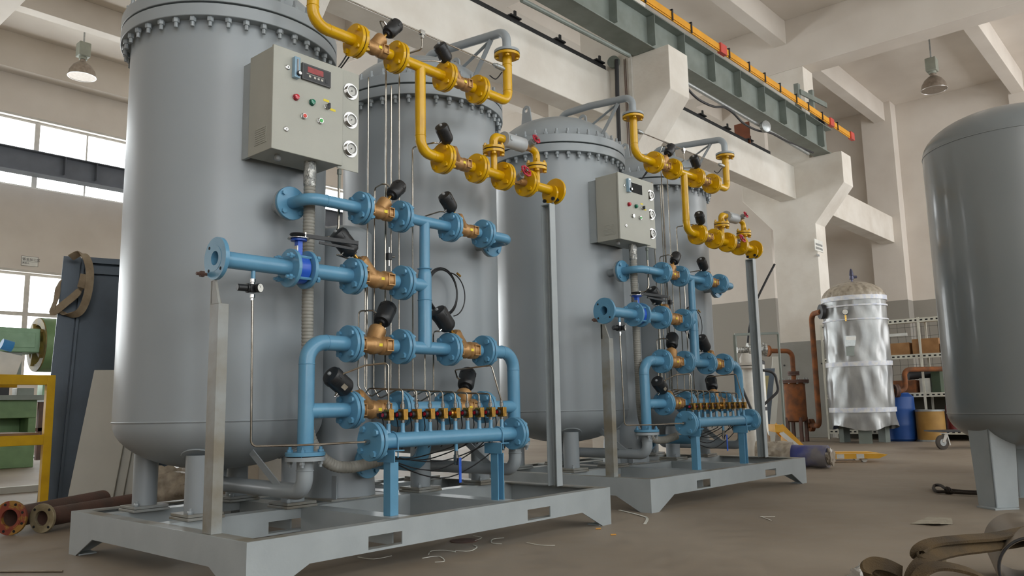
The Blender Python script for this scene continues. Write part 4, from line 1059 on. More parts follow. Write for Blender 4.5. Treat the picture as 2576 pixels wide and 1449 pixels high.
r1_ = part('red_button_cap', MB().lathe([(0.012, 0), (0.011, 0.003), (0, 0.004)], (0.544, cy - 0.016, 2.546), (0, -1, 0), 24), BTNR, dr); ONLY1.add(r1_.name)
button(0.658, 2.546, 0.016, CHROME, BTNG, 'green_push_button')
part('green_button_cap', MB().lathe([(0.012, 0), (0.011, 0.003), (0, 0.004)], (0.658, cy - 0.016, 2.546), (0, -1, 0), 24), BTNG, dr)
button(0.706, 2.648, 0.016, CHROME, BLACKP, 'selector_switch')
part('switch_lever', MB().box(0.701, cy - 0.032, 2.632, 0.711, cy - 0.016, 2.664), BLACKP, dr)
for (x, z) in ((0.70, 2.686), (0.748, 2.640)):
    part('yellow_label', MB().box(x - 0.02, cy - 0.0012, z - 0.007, x + 0.02, cy - 0.0002, z + 0.007), STICK, dr)
for (x, z) in ((0.431, 2.811), (0.430, 2.440)):
    lk = part('door_lock', MB().lathe([(0.015, 0), (0.015, 0.004), (0.011, 0.006), (0.011, 0.008)], (x, cy, z), (0, -1, 0), 20), CHROME, dr)
    part('keyhole', MB().box(x - 0.002, cy - 0.009, z - 0.006, x + 0.002, cy - 0.0075, z + 0.006), INK, dr)
fm = part('flow_meter', MB().box(0.461, cy - 0.03, 2.757, 0.498, cy, 2.882), ACRY, dr, 0.002)
part('flow_tube', MB().cyl((0.48, cy - 0.0305, 2.775), (0.48, cy - 0.0305, 2.868), 0.006, n=10), CLEAR, dr)
part('flow_knob', MB().lathe([(0.015, 0), (0.015, 0.014), (0.013, 0.016)], (0.487, cy - 0.03, 2.782), (0, -1, 0), 20), BLACKP, dr)
part('flow_knob_face', MB().lathe([(0.010, 0), (0.010, 0.001)], (0.487, cy - 0.046, 2.782), (0, -1, 0), 20), CHROME, dr)
# digital analyser
az0, az1, ax0, ax1 = 2.768, 2.868, 0.522, 0.722
for nm, mb, m in (('analyser', MB().box(ax0, cy - 0.014, az0, ax1, cy, az1), DISPB), ('analyser_face', MB().box(ax0 + 0.008, cy - 0.0145, az0 + 0.008, ax1 - 0.008, cy - 0.0138, az1 - 0.008), BLACKP),
                  ('red_display', MB().box(ax0 + 0.035, cy - 0.0155, az0 + 0.05, ax0 + 0.145, cy - 0.0142, az0 + 0.085), SCRN), ('analyser_jack', MB().box(ax1 - 0.04, cy - 0.0155, az0 + 0.018, ax1 - 0.022, cy - 0.0142, az0 + 0.042), BLACKC)):
    o = part(nm, mb, m, dr); ONLY1.add(o.name)
for x in (0.045, 0.080, 0.105, 0.130):
    o = part('key', MB().box(ax0 + x, cy - 0.0155, az0 + 0.022, ax0 + x + 0.014, cy - 0.0142, az0 + 0.034), KEYS, dr); ONLY1.add(o.name)
o = part('display_outline', MB().box(ax0 + 0.028, cy - 0.0152, az0 + 0.04, ax0 + 0.15, cy - 0.0145, az0 + 0.042), KEYS, dr); ONLY1.add(o.name)
# gauge panel beside the door
gpz = part('gauge_panel', MB().box(cb_ - 0.01, 0.468, cz0 - 0.01, 0.972, 0.474, cz1 + 0.018), CAB, t, 0.002)
gm1 = MB().ring((0, 0, 0), (0, 0, 0.006), 0.05, 0.03, 32).mesh('gauge_ring', CHROME)
for q, z in enumerate((2.812, 2.625, 2.44)):
    x = 0.905
    g_ = part('gauge_bezel', MB().ring((x, 0.468, z), (x, 0.462, z), 0.052, 0.036, 36).ring((x, 0.462, z), (x, 0.445, z), 0.039, 0.034, 36), CHROME, t)
    part('dial', MB().cyl((x, 0.462, z), (x, 0.452, z), 0.034, n=32), DIAL, g_)
    part('dial_ring', MB().ring((x, 0.452, z), (x, 0.4515, z), 0.030, 0.0275, 32), INK, g_)
    part('needle', MB().bar((x + 0.006, 0.4512, z + 0.004), (x - 0.02, 0.4512, z - 0.014), 0.002, 0.0008, (0, 1, 0)), INK, g_)
    part('hub', MB().cyl((x, 0.452, z), (x, 0.4495, z), 0.004, n=12), INK, g_)
part('cable_gland', MB().lathe([(0.016, 0), (0.016, 0.012), (0.02, 0.013), (0.02, 0.03), (0.012, 0.036)], (0.44, cy + 0.1, cz0), (0, 0, -1), 8), CLEAR, t)
part('tube_bulkhead', MB().lathe([(0.014, 0), (0.014, 0.03), (0.009, 0.032), (0.009, 0.12)], (0.845, 0.49, cz0 - 0.01), (0, 0, -1), 8), GIRD, t)

# ribbed conduit from the cabinet to the skid
xc0 = 0.655; ycd = 0.52
path = [(xc0, ycd, cz0 - 0.001), (xc0, ycd, 1.6), (xc0 + 0.005, ycd, 1.1), (xc0 + 0.01, ycd, 0.82), (xc0 + 0.05, ycd, 0.66), (xc0 + 0.16, ycd - 0.01, 0.545), (xc0 + 0.30, ycd - 0.03, 0.515), (xc0 + 0.50, ycd - 0.06, 0.545)]
def resample(P, step):
    out = [P[0].copy()]; acc = 0.0
    for i in range(len(P) - 1):
        d = P[i + 1] - P[i]; l = d.length
        if l < 1e-9: continue
        while acc + step <= 0: acc += step
        s_ = step - acc
        while s_ <= l:
            out.append(P[i] + d * (s_ / l)); s_ += step
        acc = (acc + l) % step
    return out
t = thing('ribbed_conduit', 'grey ribbed hose conduit hanging below nearer control cabinet', 'conduit', (xc0, ycd, 0.5))
pp = resample(spline(path, 24), 0.005)
rs = [0.0345 if (i % 4) in (0, 1, 2) else 0.0315 for i in range(len(pp))]
part('hose', MB().tube(pp, rs, 14), HOSE, t, ang=60)
part('taped_sleeve', MB().lathe([(0.034, 0), (0.037, 0.01), (0.038, 0.09), (0.036, 0.15)], (xc0, ycd, cz0 - 0.15), (0, 0, 1), 20), TAPE, t, label='shiny tape wrapped hose end')
# thin cables
solid('panel_tube', MB().tube([(0.845, 0.49, cz0 - 0.13), (0.845, 0.49, 1.94), (0.82, 0.5, 1.88), (0.73, 0.56, 1.87)], 0.008, 8, bend=0.05), STEEL, 'dark sensing tube below nearer gauge panel', 'tube', (0.845, 0.49, cz0 - 0.13))
t = thing('overhead_cables', 'black cables drooping from nearer yellow line to cabinet', 'cable', (0.8, 0.5, cz1))
for q, (p0, p1) in enumerate((((0.885, 0.47, 3.06), (0.77, 0.56, cz1)), ((0.905, 0.48, 3.05), (0.79, 0.60, cz1)), ((2.285, 0.43, 3.36), (2.20, 0.48, 3.32)))):
    a = Vector(p0); b = Vector(p1); m_ = (a + b) / 2 - Vector((-0.02, -0.02, 0.03))
    part('cable', MB().tube(spline([a, m_, b], 8), 0.0045, 6), BLACKC, t)
# coiled black cable on the right tank
t = thing('coiled_cable', 'coil of thin black cable hung behind nearer blue downcomer', 'cable coil', (1.95, 0.70, 1.5))
for q in range(5):
    part('loop', MB().torus((1.86 + 0.004 * q, 0.65 + 0.006 * q, 1.66 + 0.005 * (q % 3)), (0.12, -1, 0.05 * (q % 2)), 0.155 + 0.004 * q, 0.0045, 40, 6), BLACKC, t)
part('loose_loop', MB().torus((1.95, 0.66, 1.65), (0.1, -1, 0), 0.155, 0.0045, 40, 6, -1.4, 1.75), BLACKC, t)
part('connector', MB().cyl((2.0, 0.65, 1.808), (2.035, 0.65, 1.79), 0.008, n=8), BRASS, t)
REC[0] = False

# ================================================================== second skid: copies of every thing
A2 = -0.0282
M2 = Matrix.Translation((3.526, 0.061, 0)) @ Matrix.Rotation(A2, 4, 'Z')
COPIES = {}
for o in list(UNIT):
    c = copy_tree(o)
    c.matrix_world = M2 @ Matrix.Translation(o.location)
    c['label'] = o['label'].replace('nearer', 'farther').replace('nearest', 'farther')
    COPIES[o.name] = c
# the farther cabinet has no analyser yet: an empty cut-out, its dark inside painted as a thin plate
cc = COPIES[CABINET.name]
dd_ = [ch for ch in cc.children if ch.name.startswith('door')][0]
cut = bpy.data.objects.new('empty_cutout', MB().box(ax0 + 0.006, cy - 0.001, az0 + 0.004, ax1 - 0.006, cy - 0.0002, az1 - 0.004).mesh('empty_cutout', DARKHOLE, BASE[CABINET.name]))
link(cut, dd_)

# ================================================================== things around the skids
def at(x, y, depth): return CAM + _ray(x, y) * depth
def hdir(v): v = Vector((v.x, v.y, 0)); return v.normalized()
RH = hdir(RT); FH = hdir(FW)       # level right and forward of the view

# ---- big grey tanks at the right
def big_tank(c, label):
    x, y = c; R = 0.66
    t = thing('storage_tank', label, 'tank', (x, y, 0), 'big plain storage tanks')
    zb, zt = 0.72, 2.9
    part('shell', MB().lathe([(0, zb - 0.3)] + [(r, zb + z) for r, z in reversed(ell(R, 0.30, 14, -1))][1:] + [(r, zt + z) for r, z in ell(R, 0.33, 14)], (x, y, 0), (0, 0, 1), 112), DGREY, t, ang=50)
    part('weld_seam', MB().torus((x, y, zb), (0, 0, 1), R, 0.005, 96, 6), DGREY, t)
    part('weld_seam', MB().torus((x, y, zt), (0, 0, 1), R, 0.004, 96, 6), DGREY, t)
    a0 = math.atan2(0.29, -0.57)
    for k in range(3):
        a = a0 + math.pi * 2 / 3 * k; d = Vector((math.cos(a), math.sin(a), 0)); p = Vector((x, y, 0)) + d * 0.60
        a += 0.55; d = Vector((math.cos(a), math.sin(a), 0)); n_ = Vector((-d.y, d.x, 0))
        e1 = (-d + n_).normalized(); e2 = (-d - n_).normalized()
        mb = MB()
        for e in (e1, e2):
            o_ = e.cross(Vector((0, 0, 1)))
            if o_.dot(d) > 0: o_ = -o_
            b0, b1, u0, u1 = p + Vector((0, 0, 0.012)), p + e * 0.19 + Vector((0, 0, 0.012)), p + d * 0.01 + Vector((0, 0, 0.64)), p + d * 0.01 + e * 0.23 + Vector((0, 0, 0.64))
            h = o_ * 0.01
            mb.add([b0, b1, u1, u0, b0 + h, b1 + h, u1 + h, u0 + h], [(0, 1, 2, 3), (7, 6, 5, 4), (0, 4, 5, 1), (1, 5, 6, 2), (2, 6, 7, 3), (3, 7, 4, 0)])
        lg = part('leg', mb, GREY, t)
        part('foot_plate', MB().obox(p - d * 0.08 + Vector((0, 0, 0.0065)), e1 * 0.10, e2 * 0.10, (0, 0, 0.006)), GREY, lg)
    return t
BT = (5.64, -2.27)
big_tank(BT, 'big dark grey storage tank at the right edge')
big_tank((BT[0] + 2.42, BT[1] + 0.25), 'second dark grey storage tank hidden behind the first')

# ---- foil wrapped vessel
cs = at(2163, 950, 16.1); vx, vy = cs.x, cs.y; RS = 0.60
t = thing('foil_wrapped_vessel', 'silver foil wrapped vessel with white tape bands on legs', 'vessel', (vx, vy, 0))
def zpx(y, depth, x=2160): return at(x, y, depth).z
rnd = random.Random(3)
mb = MB(); rows = []; zs = [0.30 + (2.86 - 0.30) * i / 60 for i in range(61)]; nseg = 90
fold = [(rnd.uniform(0, 6.28), rnd.uniform(3, 16), rnd.uniform(-2, 2)) for _ in range(10)]
for z in zs:
    tight = min(abs(z - q) for q in (0.62, 1.53, 2.42, 2.86)); amp = 0.016 * min(1, tight / 0.22)
    for k in range(nseg):
        a = 2 * math.pi * k / nseg
        r = RS + amp * sum(math.sin(f * a + p + q * z * 3) for p, f, q in fold) / 3.2
        if z < 0.5: r += 0.03 * math.sin(5 * a + 1.2) * (0.5 - z) / 0.2
        zz = z + (0.05 * math.sin(3 * a + 0.4) if z < 0.31 else 0)
        mb.v.append(Vector((vx + r * math.cos(a), vy + r * math.sin(a), zz)))
for i in range(60):
    for k in range(nseg):
        q = (k + 1) % nseg; mb.f.append((i * nseg + k, i * nseg + q, (i + 1) * nseg + q, (i + 1) * nseg + k))
part('foil_wrap', mb, FOIL, t, ang=60)
mb = MB(); o0 = 0
prof = [(RS + 0.005, 2.84)] + [(r * (RS + 0.0) / 1.0, 2.86 + z) for r, z in ell(1.0, 0.36, 10)]
for (r, z) in prof:
    for k in range(nseg):
        a = 2 * math.pi * k / nseg; rr = r * (1 + 0.018 * math.sin(22 * a + 3 * z) * (1 if r > 0.1 else 0))
        mb.v.append(Vector((vx + rr * math.cos(a), vy + rr * math.sin(a), z)))
for i in range(len(prof) - 1):
    for k in range(nseg):
        q = (k + 1) % nseg; mb.f.append((i * nseg + k, i * nseg + q, (i + 1) * nseg + q, (i + 1) * nseg + k))
part('film_cap', mb, FILM, t, ang=60, label='dusty plastic film over the dome')
for z, h_, tl in ((2.80, 0.09, 0.012), (1.50, 0.09, 0.02), (0.60, 0.09, 0.005), (2.40, 0.025, 0.01), (2.68, 0.03, 0.02)):
    mb = MB().ring((vx, vy, z), (vx, vy, z + h_), RS + 0.022, RS - 0.05, 64)
    for v in mb.v: v.z += tl * (v.x - vx)
    part('tape_band', mb, BANDW, t)
for k in range(3):
    a = math.radians(200 + 120 * k); p = Vector((vx + 0.42 * math.cos(a), vy + 0.42 * math.sin(a), 0)); d = Vector((math.cos(a), math.sin(a), 0)); n_ = Vector((-d.y, d.x, 0))
    part('leg', MB().obox(p + Vector((0, 0, 0.19)), n_ * 0.12, d * 0.05, (0, 0, 0.19)), GIRD, t)
tocam = hdir(CAM - cs)
gp = Vector((vx, vy, 2.55)) + (tocam * 0.8 - RH * 0.26) .normalized() * (RS + 0.05)
g_ = part('gauge', MB().lathe([(0.06, 0), (0.06, 0.03), (0.055, 0.035)], gp, tocam, 24), DARKM, t); part('gauge_dial', MB().lathe([(0.052, 0), (0.052, 0.002)], gp + tocam * 0.036, tocam, 24), WHITE, g_)
part('gauge_pipe', MB().cyl(gp - Vector((0, 0, 0.05)), gp - Vector((0, 0, 0.18)), 0.015, n=8), BRASS, t)
npv = Vector((vx, vy, 1.98)) + (tocam - RH * 0.18).normalized() * (RS + 0.03)
part('nameplate', MB().obox(npv, RH * 0.13, tocam * 0.005, (0, 0, 0.10)), GALV, t); part('nameplate_label', MB().obox(npv + tocam * 0.006 + Vector((0, 0, 0.05)), RH * 0.1, tocam * 0.001, (0, 0, 0.035)), WHITE, t)
part('torn_opening', MB().obox(npv - Vector((0, 0, 0.2)), RH * 0.12, tocam * 0.004, (0, 0, 0.09)), GIRD, t)
part('safety_valve', MB().lathe([(0.02, 0), (0.02, 0.06), (0.045, 0.065), (0.035, 0.13), (0.045, 0.15), (0.03, 0.24), (0.012, 0.28)], (vx, vy, 3.21), (0, 0, 1), 14).cyl((vx, vy, 3.32), Vector((vx, vy, 3.32)) + RH * 0.1, 0.03, n=10), mat('slate_brass', rgb(84, 84, 104), 0.4, 0.5), t)

# rusty connecting pipework from filter to foil vessel
t = thing('rusty_filter', 'rusty upright filter pot with flanged lid on legs', 'filter', (0, 0, 0)); fc = at(2001, 1010, 17.0); fx_, fy_ = fc.x, fc.y
t.location = (fx_, fy_, 0); BASE[t.name] = Vector((fx_, fy_, 0))
part('pot', MB().lathe([(0.12, 0.40), (0.2, 0.43), (0.215, 0.48), (0.215, 1.22)], (fx_, fy_, 0), (0, 0, 1), 28), RUST, t)
part('lid', MB().cyl((fx_, fy_, 1.22), (fx_, fy_, 1.25), 0.30, n=32).cyl((fx_, fy_, 1.255), (fx_, fy_, 1.285), 0.30, n=32), RUSTP, t)
lb = hexbolt(0.02, 0.065, 0.02, GALV)
for k in range(10):
    a = 2 * math.pi * k / 10; inst('bolt', lb, t, (fx_ + 0.265 * math.cos(a), fy_ + 0.265 * math.sin(a), 1.252))
for k in range(4):
    a = math.pi / 4 + math.pi / 2 * k; q = Vector((fx_ + 0.2 * math.cos(a), fy_ + 0.2 * math.sin(a), 0))
    part('leg', MB().box(q.x - 0.03, q.y - 0.03, 0, q.x + 0.03, q.y + 0.03, 0.5), RUSTP, t)
pb = at(1930, 886, 17.0)
part('top_pipe', MB().tube([(fx_, fy_, 1.285), (fx_, fy_, 1.9), (pb.x, pb.y, 1.9)], 0.05, 14, bend=0.14), RUST, t)
part('neck_flange', MB().cyl((fx_, fy_, 1.38), (fx_, fy_, 1.42), 0.12, n=24).cyl((fx_, fy_, 1.425), (fx_, fy_, 1.465), 0.12, n=24), RUSTP, t)
dv = (Vector((pb.x, pb.y, 1.9)) - Vector((fx_, fy_, 1.9))).normalized()
part('end_flange', MB().cyl(Vector((pb.x, pb.y, 1.9)) - dv * 0.04, Vector((pb.x, pb.y, 1.9)), 0.12, n=24), RUST, t)
t = thing('rusty_riser_pipe', 'rusty riser pipe between filter pot and foil vessel', 'pipe', (0, 0, 0))
p0 = Vector((fx_, fy_, 0.33)) + RH * 0.30; p1 = at(2062, 1075, 16.4); p1.z = 0.33; p2 = Vector((p1.x, p1.y, 2.62)); p3 = Vector((vx, vy, 2.62)) - RH * (RS + 0.08)
t.location = p0; BASE[t.name] = Vector(p0)
part('pipe', MB().tube([Vector((fx_, fy_, 0.33)) + RH * 0.22, p0, p1, p2, p3], 0.055, 14, bend=0.15), RUST, t)
part('flange', MB().cyl(p0 - RH * 0.04, p0, 0.13, n=24).cyl(p0 + RH * 0.005, p0 + RH * 0.045, 0.13, n=24), RUST, t)
part('vessel_flange', MB().cyl(p3 - RH * 0.02, p3 + RH * 0.05, 0.15, n=24), DARKM, t)
t = thing('rusty_outlet_pipe', 'rusty outlet pipe right of the foil vessel', 'pipe', (vx, vy, 0.95))
q0 = Vector((vx, vy, 1.0)) + RH * (RS + 0.04); q1 = q0 + RH * 0.26
part('pipe', MB().tube([q0, q1, q1 + Vector((0, 0, 0.42)), q1 + Vector((0, 0, 0.42)) + RH * 0.95], 0.05, 14, bend=0.12), RUST, t)
part('flange', MB().cyl(q0 + RH * 0.02, q0 + RH * 0.06, 0.13, n=24).cyl(q0 + RH * 0.065, q0 + RH * 0.105, 0.13, n=24), RUSTP, t)

# ---- boards leaning by the column casing
for q, (px_, w_, h_, dp, m, lb_) in enumerate(((1945, 0.16, 1.75, 16.2, SHEET, 'tall cream board leaning left of column casing'), (1925, 0.2, 1.5, 16.0, SLATE, 'dark slate board leaning left of column casing'), (1908, 0.2, 1.35, 15.8, mat('olive_board', rgb(150, 140, 96), 0.7), 'olive board leaning behind white filter column'))):
    b0 = at(px_, 1100, dp); b0.z = 0
    solid('leaning_board', MB().obox(b0 + Vector((0, 0, h_ / 2)) + RH * 0.06, RH * w_ / 2, FH * 0.02, Vector((0, 0, h_ / 2)) + RH * 0.12), m, lb_, 'board', b0, 'boards leaning by the casing')
# white filter column with flanged head, hose handle
fcx = at(1886, 1000, 12.6); fcx.z = 0
t = thing('white_filter_column', 'white filter column with flanged head behind farther skid', 'filter', fcx)
part('column', MB().cyl(fcx + Vector((0, 0, 0.02)), fcx + Vector((0, 0, 1.36)), 0.10, n=24), WHITE, t)
part('head_flange', MB().cyl(fcx + Vector((0, 0, 1.36)), fcx + Vector((0, 0, 1.40)), 0.2, n=28).cyl(fcx + Vector((0, 0, 1.41)), fcx + Vector((0, 0, 1.45)), 0.2, n=28), ALUF, t)
part('head', MB().lathe([(0.12, 0), (0.12, 0.08), (0.08, 0.16)], fcx + Vector((0, 0, 1.45)), (0, 0, 1), 20), ALUF, t)
hd2 = fcx + Vector((0, 0, 1.66))
part('cross_pipe', MB().lathe([(0.05, 0), (0.05, 0.15), (0.11, 0.16), (0.11, 0.2), (0.09, 0.21), (0.09, 0.4), (0.11, 0.41), (0.11, 0.45), (0.05, 0.46)], hd2 - RH * 0.15, RH, 20), TAPE, t)
part('hose_handle', MB().tube([fcx + RH * 0.14 + Vector((0, 0, 1.35)), fcx + RH * 0.42 + Vector((0, 0, 1.30)), fcx + RH * 0.46 + Vector((0, 0, 1.0)), fcx + RH * 0.22 + Vector((0, 0, 0.8))], 0.022, 8, bend=0.12), DARKM, t)
fcy = at(1912, 1020, 13.2); fcy.z = 0
t = thing('white_filter_column', 'second shorter white filter column right of grey post', 'filter', fcy)
part('column', MB().cyl(fcy, fcy + Vector((0, 0, 1.45)), 0.11, n=24), WHITE, t); part('label_band', MB().cyl(fcy + Vector((0, 0, 0.7)), fcy + Vector((0, 0, 0.76)), 0.112, n=24), INK, t)
part('cap', MB().lathe([(0.12, 0), (0.12, 0.05), (0.05, 0.1)], fcy + Vector((0, 0, 1.45)), (0, 0, 1), 20), DARKM, t)
# bar frame and stray cable
b0 = at(1848, 842, 13.5); b1 = at(1957, 838, 13.5)
t = thing('bar_frame', 'thin grey steel bar frame behind the farther skid', 'frame', Vector((b0.x, b0.y, 0)))
part('crossbar', MB().bar(b0, b1, 0.04, 0.04), GIRD, t); part('upright', MB().bar(Vector((b0.x, b0.y, 0)), b0, 0.04, 0.04, (1, 0, 0)), GIRD, t); part('upright', MB().bar(Vector((b1.x, b1.y, 0)), Vector((b1.x, b1.y, b1.z)), 0.03, 0.03, (1, 0, 0)), GIRD, t)
solid('hanging_cable', MB().tube(spline([at(1949, 664, 15), at(1925, 710, 15), at(1900, 765, 15), at(1884, 830, 15), at(1880, 900, 15), at(1878, 1000, 15), gz(1877, 1119, 0.02)], 6), 0.02, 8), BLACKC, 'dark cable hanging diagonally beside corbel column', 'cable', at(1949, 664, 15))

# ---- shelving
t = thing('slotted_shelving', 'cream slotted angle shelving along the end wall', 'shelving', (16.1, 1.3, 0))
SY0, SY1 = -0.9, 3.25
for y in (SY0, 1.25, SY1):
    for x in (15.9, 16.42):
        part('upright', MB().box(x - 0.02, y - 0.02, 0, x + 0.02, y + 0.02, 2.5), SHELF, t)
for z in (0.18, 0.93, 1.72, 2.46):
    part('shelf', MB().box(15.92, SY0, z - 0.03, 16.4, SY1, z), SHELF, t)
    part('shelf_edge', MB().box(15.885, SY0, z - 0.06, 15.895, SY1, z + 0.03), SHELF, t)
    mb = MB(); y = SY0 + 0.06
    while y < SY1 - 0.05: mb.box(15.8835, y, z - 0.03, 15.8848, y + 0.05, z + 0.0); y += 0.1
    so = part('slots', mb, DARKHOLE, t); so['kind'] = 'stuff'
mb = MB(); y = SY0
while y < SY1: mb.box(16.45, y, 0.9, 16.455, y + 0.005, 2.46); y += 0.16
z = 0.95
while z < 2.45: mb.box(16.456, SY0, z, 16.461, SY1, z + 0.005); z += 0.2
so = part('wire_back', mb, DARKM, t); so['kind'] = 'stuff'
solid('darkening_board', MB().box(16.48, SY0, 0.0, 16.51, SY1, 0.92), mat('dark_olive_board', rgb(66, 62, 50), 0.8), 'dark board added to darken the lowest shelf bay', 'board', (16.5, 1.2, 0))  # added board, keeps the gap under the shelves dark
def carton(x0, y0, z0, x1, y1, z1, m, label, name='carton', cat='box', grp='cartons on the shelving'):
    return solid(name, MB().box(x0, y0, z0 + 0.001, x1, y1, z1), m, label, cat, ((x0 + x1) / 2, (y0 + y1) / 2, z0), grp, 0.006)
carton(15.96, 1.48, 1.72, 16.36, 1.92, 2.0, CARD, 'brown carton on upper shelf next to the foil vessel')
carton(15.96, 0.92, 1.72, 16.36, 1.42, 2.06, CARD, 'larger brown carton on upper shelf next to the big tank')
carton(15.96, 0.55, 1.72, 16.3, 0.88, 1.95, CARD, 'brown carton on upper shelf hidden by big tank')
carton(15.95, 1.42, 0.93, 16.3, 1.95, 1.22, RUST, 'rust brown tray box on middle shelf above blue drum', 'tray_box')
carton(15.95, 0.95, 0.93, 16.2, 1.12, 1.38, GREENB, 'dark green bin on middle shelf right end', 'bin', 'bin')
carton(16.0, 1.15, 0.93, 16.35, 1.36, 1.25, WHITE, 'white box on middle shelf behind dark roll', 'white_box')
carton(15.95, 2.95, 1.72, 16.3, 3.2, 2.0, SHEET, 'grey carton on upper shelf left of foil vessel')
carton(15.95, 2.9, 0.93, 16.3, 3.15, 1.35, DARKM, 'dark box on middle shelf left of foil vessel')
solid('dark_roll', MB().cyl((15.98, 1.56, 1.315), (16.25, 1.18, 1.345), 0.09, n=18), DARKM, 'dark rolled sheet on middle shelf', 'roll', (16.1, 1.3, 1.22))
solid('fluorescent_tube_box', MB().box(15.93, 1.5, 2.14, 16.0, 2.0, 2.2), WHITE, 'long white box above brown cartons on shelving', 'box', (15.96, 1.75, 2.14))
dr_ = gz(2262, 1108, 0); t = thing('blue_drum', 'blue plastic drum standing below the shelving', 'drum', (15.56, 1.66, 0))
part('body', MB().lathe([(0.24, 0), (0.28, 0.04), (0.285, 0.3), (0.29, 0.32), (0.285, 0.34), (0.285, 0.62), (0.29, 0.64), (0.285, 0.66), (0.28, 0.88), (0.2, 0.95)], (15.56, 1.66, 0), (0, 0, 1), 32), BLUED, t)
part('lid', MB().cyl((15.56, 1.66, 0.95), (15.56, 1.66, 0.965), 0.19, n=28), BLUED, t)
fd = gz(2340, 1112, 0); t = thing('fibre_drum', 'brown kraft fibre drum beside the caster wheel', 'drum', (15.55, 1.1, 0))
part('body', MB().cyl((15.55, 1.1, 0.02), (15.55, 1.1, 0.60), 0.26, n=32), FIBRE, t)
for z in (0.0, 0.585): part('rim', MB().ring((15.55, 1.1, z), (15.55, 1.1, z + 0.035), 0.268, 0.24, 32), GALV, t)
solid('red_canister', MB().lathe([(0.12, 0), (0.12, 0.5), (0.06, 0.56)], (16.0, 0.8, 0.181), (0, 0, 1), 20), mat('dark_red_paint', rgb(110, 32, 34), 0.5), 'dark red canister behind the fibre drum', 'canister', (16.0, 0.8, 0.181))
# caster trolley at the right
cw = gz(2372, 1131, 0); t = thing('caster_trolley', 'grey trolley with brown caster wheel behind big tank', 'trolley', cw)
wc = cw + Vector((0, 0, 0.118)); ax_ = (RH * 0.25 - FH).normalized()
wh = part('wheel', MB().lathe([(0.10, -0.025), (0.118, -0.02), (0.118, 0.02), (0.10, 0.025)], wc, ax_, 28), RUBR, t); part('wheel_hub', MB().lathe([(0.06, -0.027), (0.06, 0.027)], wc, ax_, 20), GALV, wh)
part('fork', MB().bar(wc + ax_ * 0.035, wc + ax_ * 0.035 + Vector((0, 0, 0.14)) + RH * 0.06, 0.05, 0.006, RH).bar(wc - ax_ * 0.035, wc - ax_ * 0.035 + Vector((0, 0, 0.14)) + RH * 0.06, 0.05, 0.006, RH).obox(wc + RH * 0.06 + Vector((0, 0, 0.145)), RH * 0.05, ax_ * 0.05, (0, 0, 0.006)), ALUF, t)
part('brake_pedal', MB().bar(wc + RH * 0.09 + Vector((0, 0, 0.14)), wc + RH * 0.13 - Vector((0, 0, 0.05)), 0.02, 0.01), ALUF, t)
part('deck', MB().obox(wc + RH * 0.62 + FH * 0.35 + Vector((0, 0, 0.17)), RH * 0.58, FH * 0.3, (0, 0, 0.012)), DARKM, t)

# ---- pallet truck
bd = at(1962, 1100, 11.2); bd.z = 0; tip = gz(2230, 1152, 0.05); tip.z = 0
dirf = (tip - bd); lf = dirf.length; dirf.normalize(); sd = Vector((-dirf.y, dirf.x, 0))
if sd.dot(FH) < 0: sd = -sd
t = thing('pallet_truck', 'yellow hand pallet truck near the foil vessel', 'pallet truck', bd)
for q, off in enumerate((0.0, 0.38)):
    a = bd + sd * off + dirf * 0.12; b = tip + sd * off - dirf * (0.0 if q == 0 else 0.0)
    mb = MB(); n_ = sd * 0.08
    pr_ = [(0, 0.045), (0, 0.125), ((b - a).length - 0.12, 0.115), ((b - a).length, 0.10), ((b - a).length - 0.12, 0.05)]
    vs_ = [a + dirf * u_ + Vector((0, 0, z)) - n_ for u_, z in pr_] + [a + dirf * u_ + Vector((0, 0, z)) + n_ for u_, z in pr_]; nn = len(pr_)
    mb.add(vs_, [tuple(range(nn)), tuple(reversed(range(nn, 2 * nn)))] + [(i, (i + 1) % nn, nn + (i + 1) % nn, nn + i) for i in range(nn)])
    fk = part('fork', mb, JACK, t)
    part('fork_roller', MB().cyl(b - dirf * 0.3 - sd * 0.05 + Vector((0, 0, 0.04)), b - dirf * 0.3 + sd * 0.05 + Vector((0, 0, 0.04)), 0.04, n=16), WHITE, fk)
    if q == 0:
        for u_ in (0.36, 0.62): part('fork_label', MB().obox(b - dirf * u_ - n_ * 1.01 + Vector((0, 0, 0.082)), dirf * 0.05, sd * 0.001, (0, 0, 0.03)), WHITE, fk)
mb = MB(); c_ = bd + sd * 0.19
for off in (-0.05, 0.43):
    q0, q1 = bd + sd * off + Vector((0, 0, 0.5)), bd + sd * off + dirf * 0.34 + Vector((0, 0, 0.12))
    mb.bar(q0, q1, 0.10, 0.03, (0, 0, 1))
mb.obox(c_ + Vector((0, 0, 0.47)) - dirf * 0.02, sd * 0.27, dirf * 0.05, (0, 0, 0.05)); mb.obox(c_ + Vector((0, 0, 0.27)) + dirf * 0.1, sd * 0.24, dirf * 0.012, (0, 0, 0.18))
part('head_frame', mb, JACK, t)
q0, q1 = bd - sd * 0.07 + Vector((0, 0, 0.42)), bd - sd * 0.07 + dirf * 0.28 + Vector((0, 0, 0.16))
part('instruction_label', MB().bar(q0, q1, 0.06, 0.004, (0, 0, 1)), WHITE, t)
part('pump', MB().lathe([(0.06, 0), (0.06, 0.22), (0.035, 0.24), (0.02, 0.32)], c_ - dirf * 0.16 + Vector((0, 0, 0.14)), (0, 0, 1), 20), ALUF, t)
part('axle_beam', MB().obox(c_ - dirf * 0.16 + Vector((0, 0, 0.12)), sd * 0.18, dirf * 0.06, (0, 0, 0.02)), GALV, t)
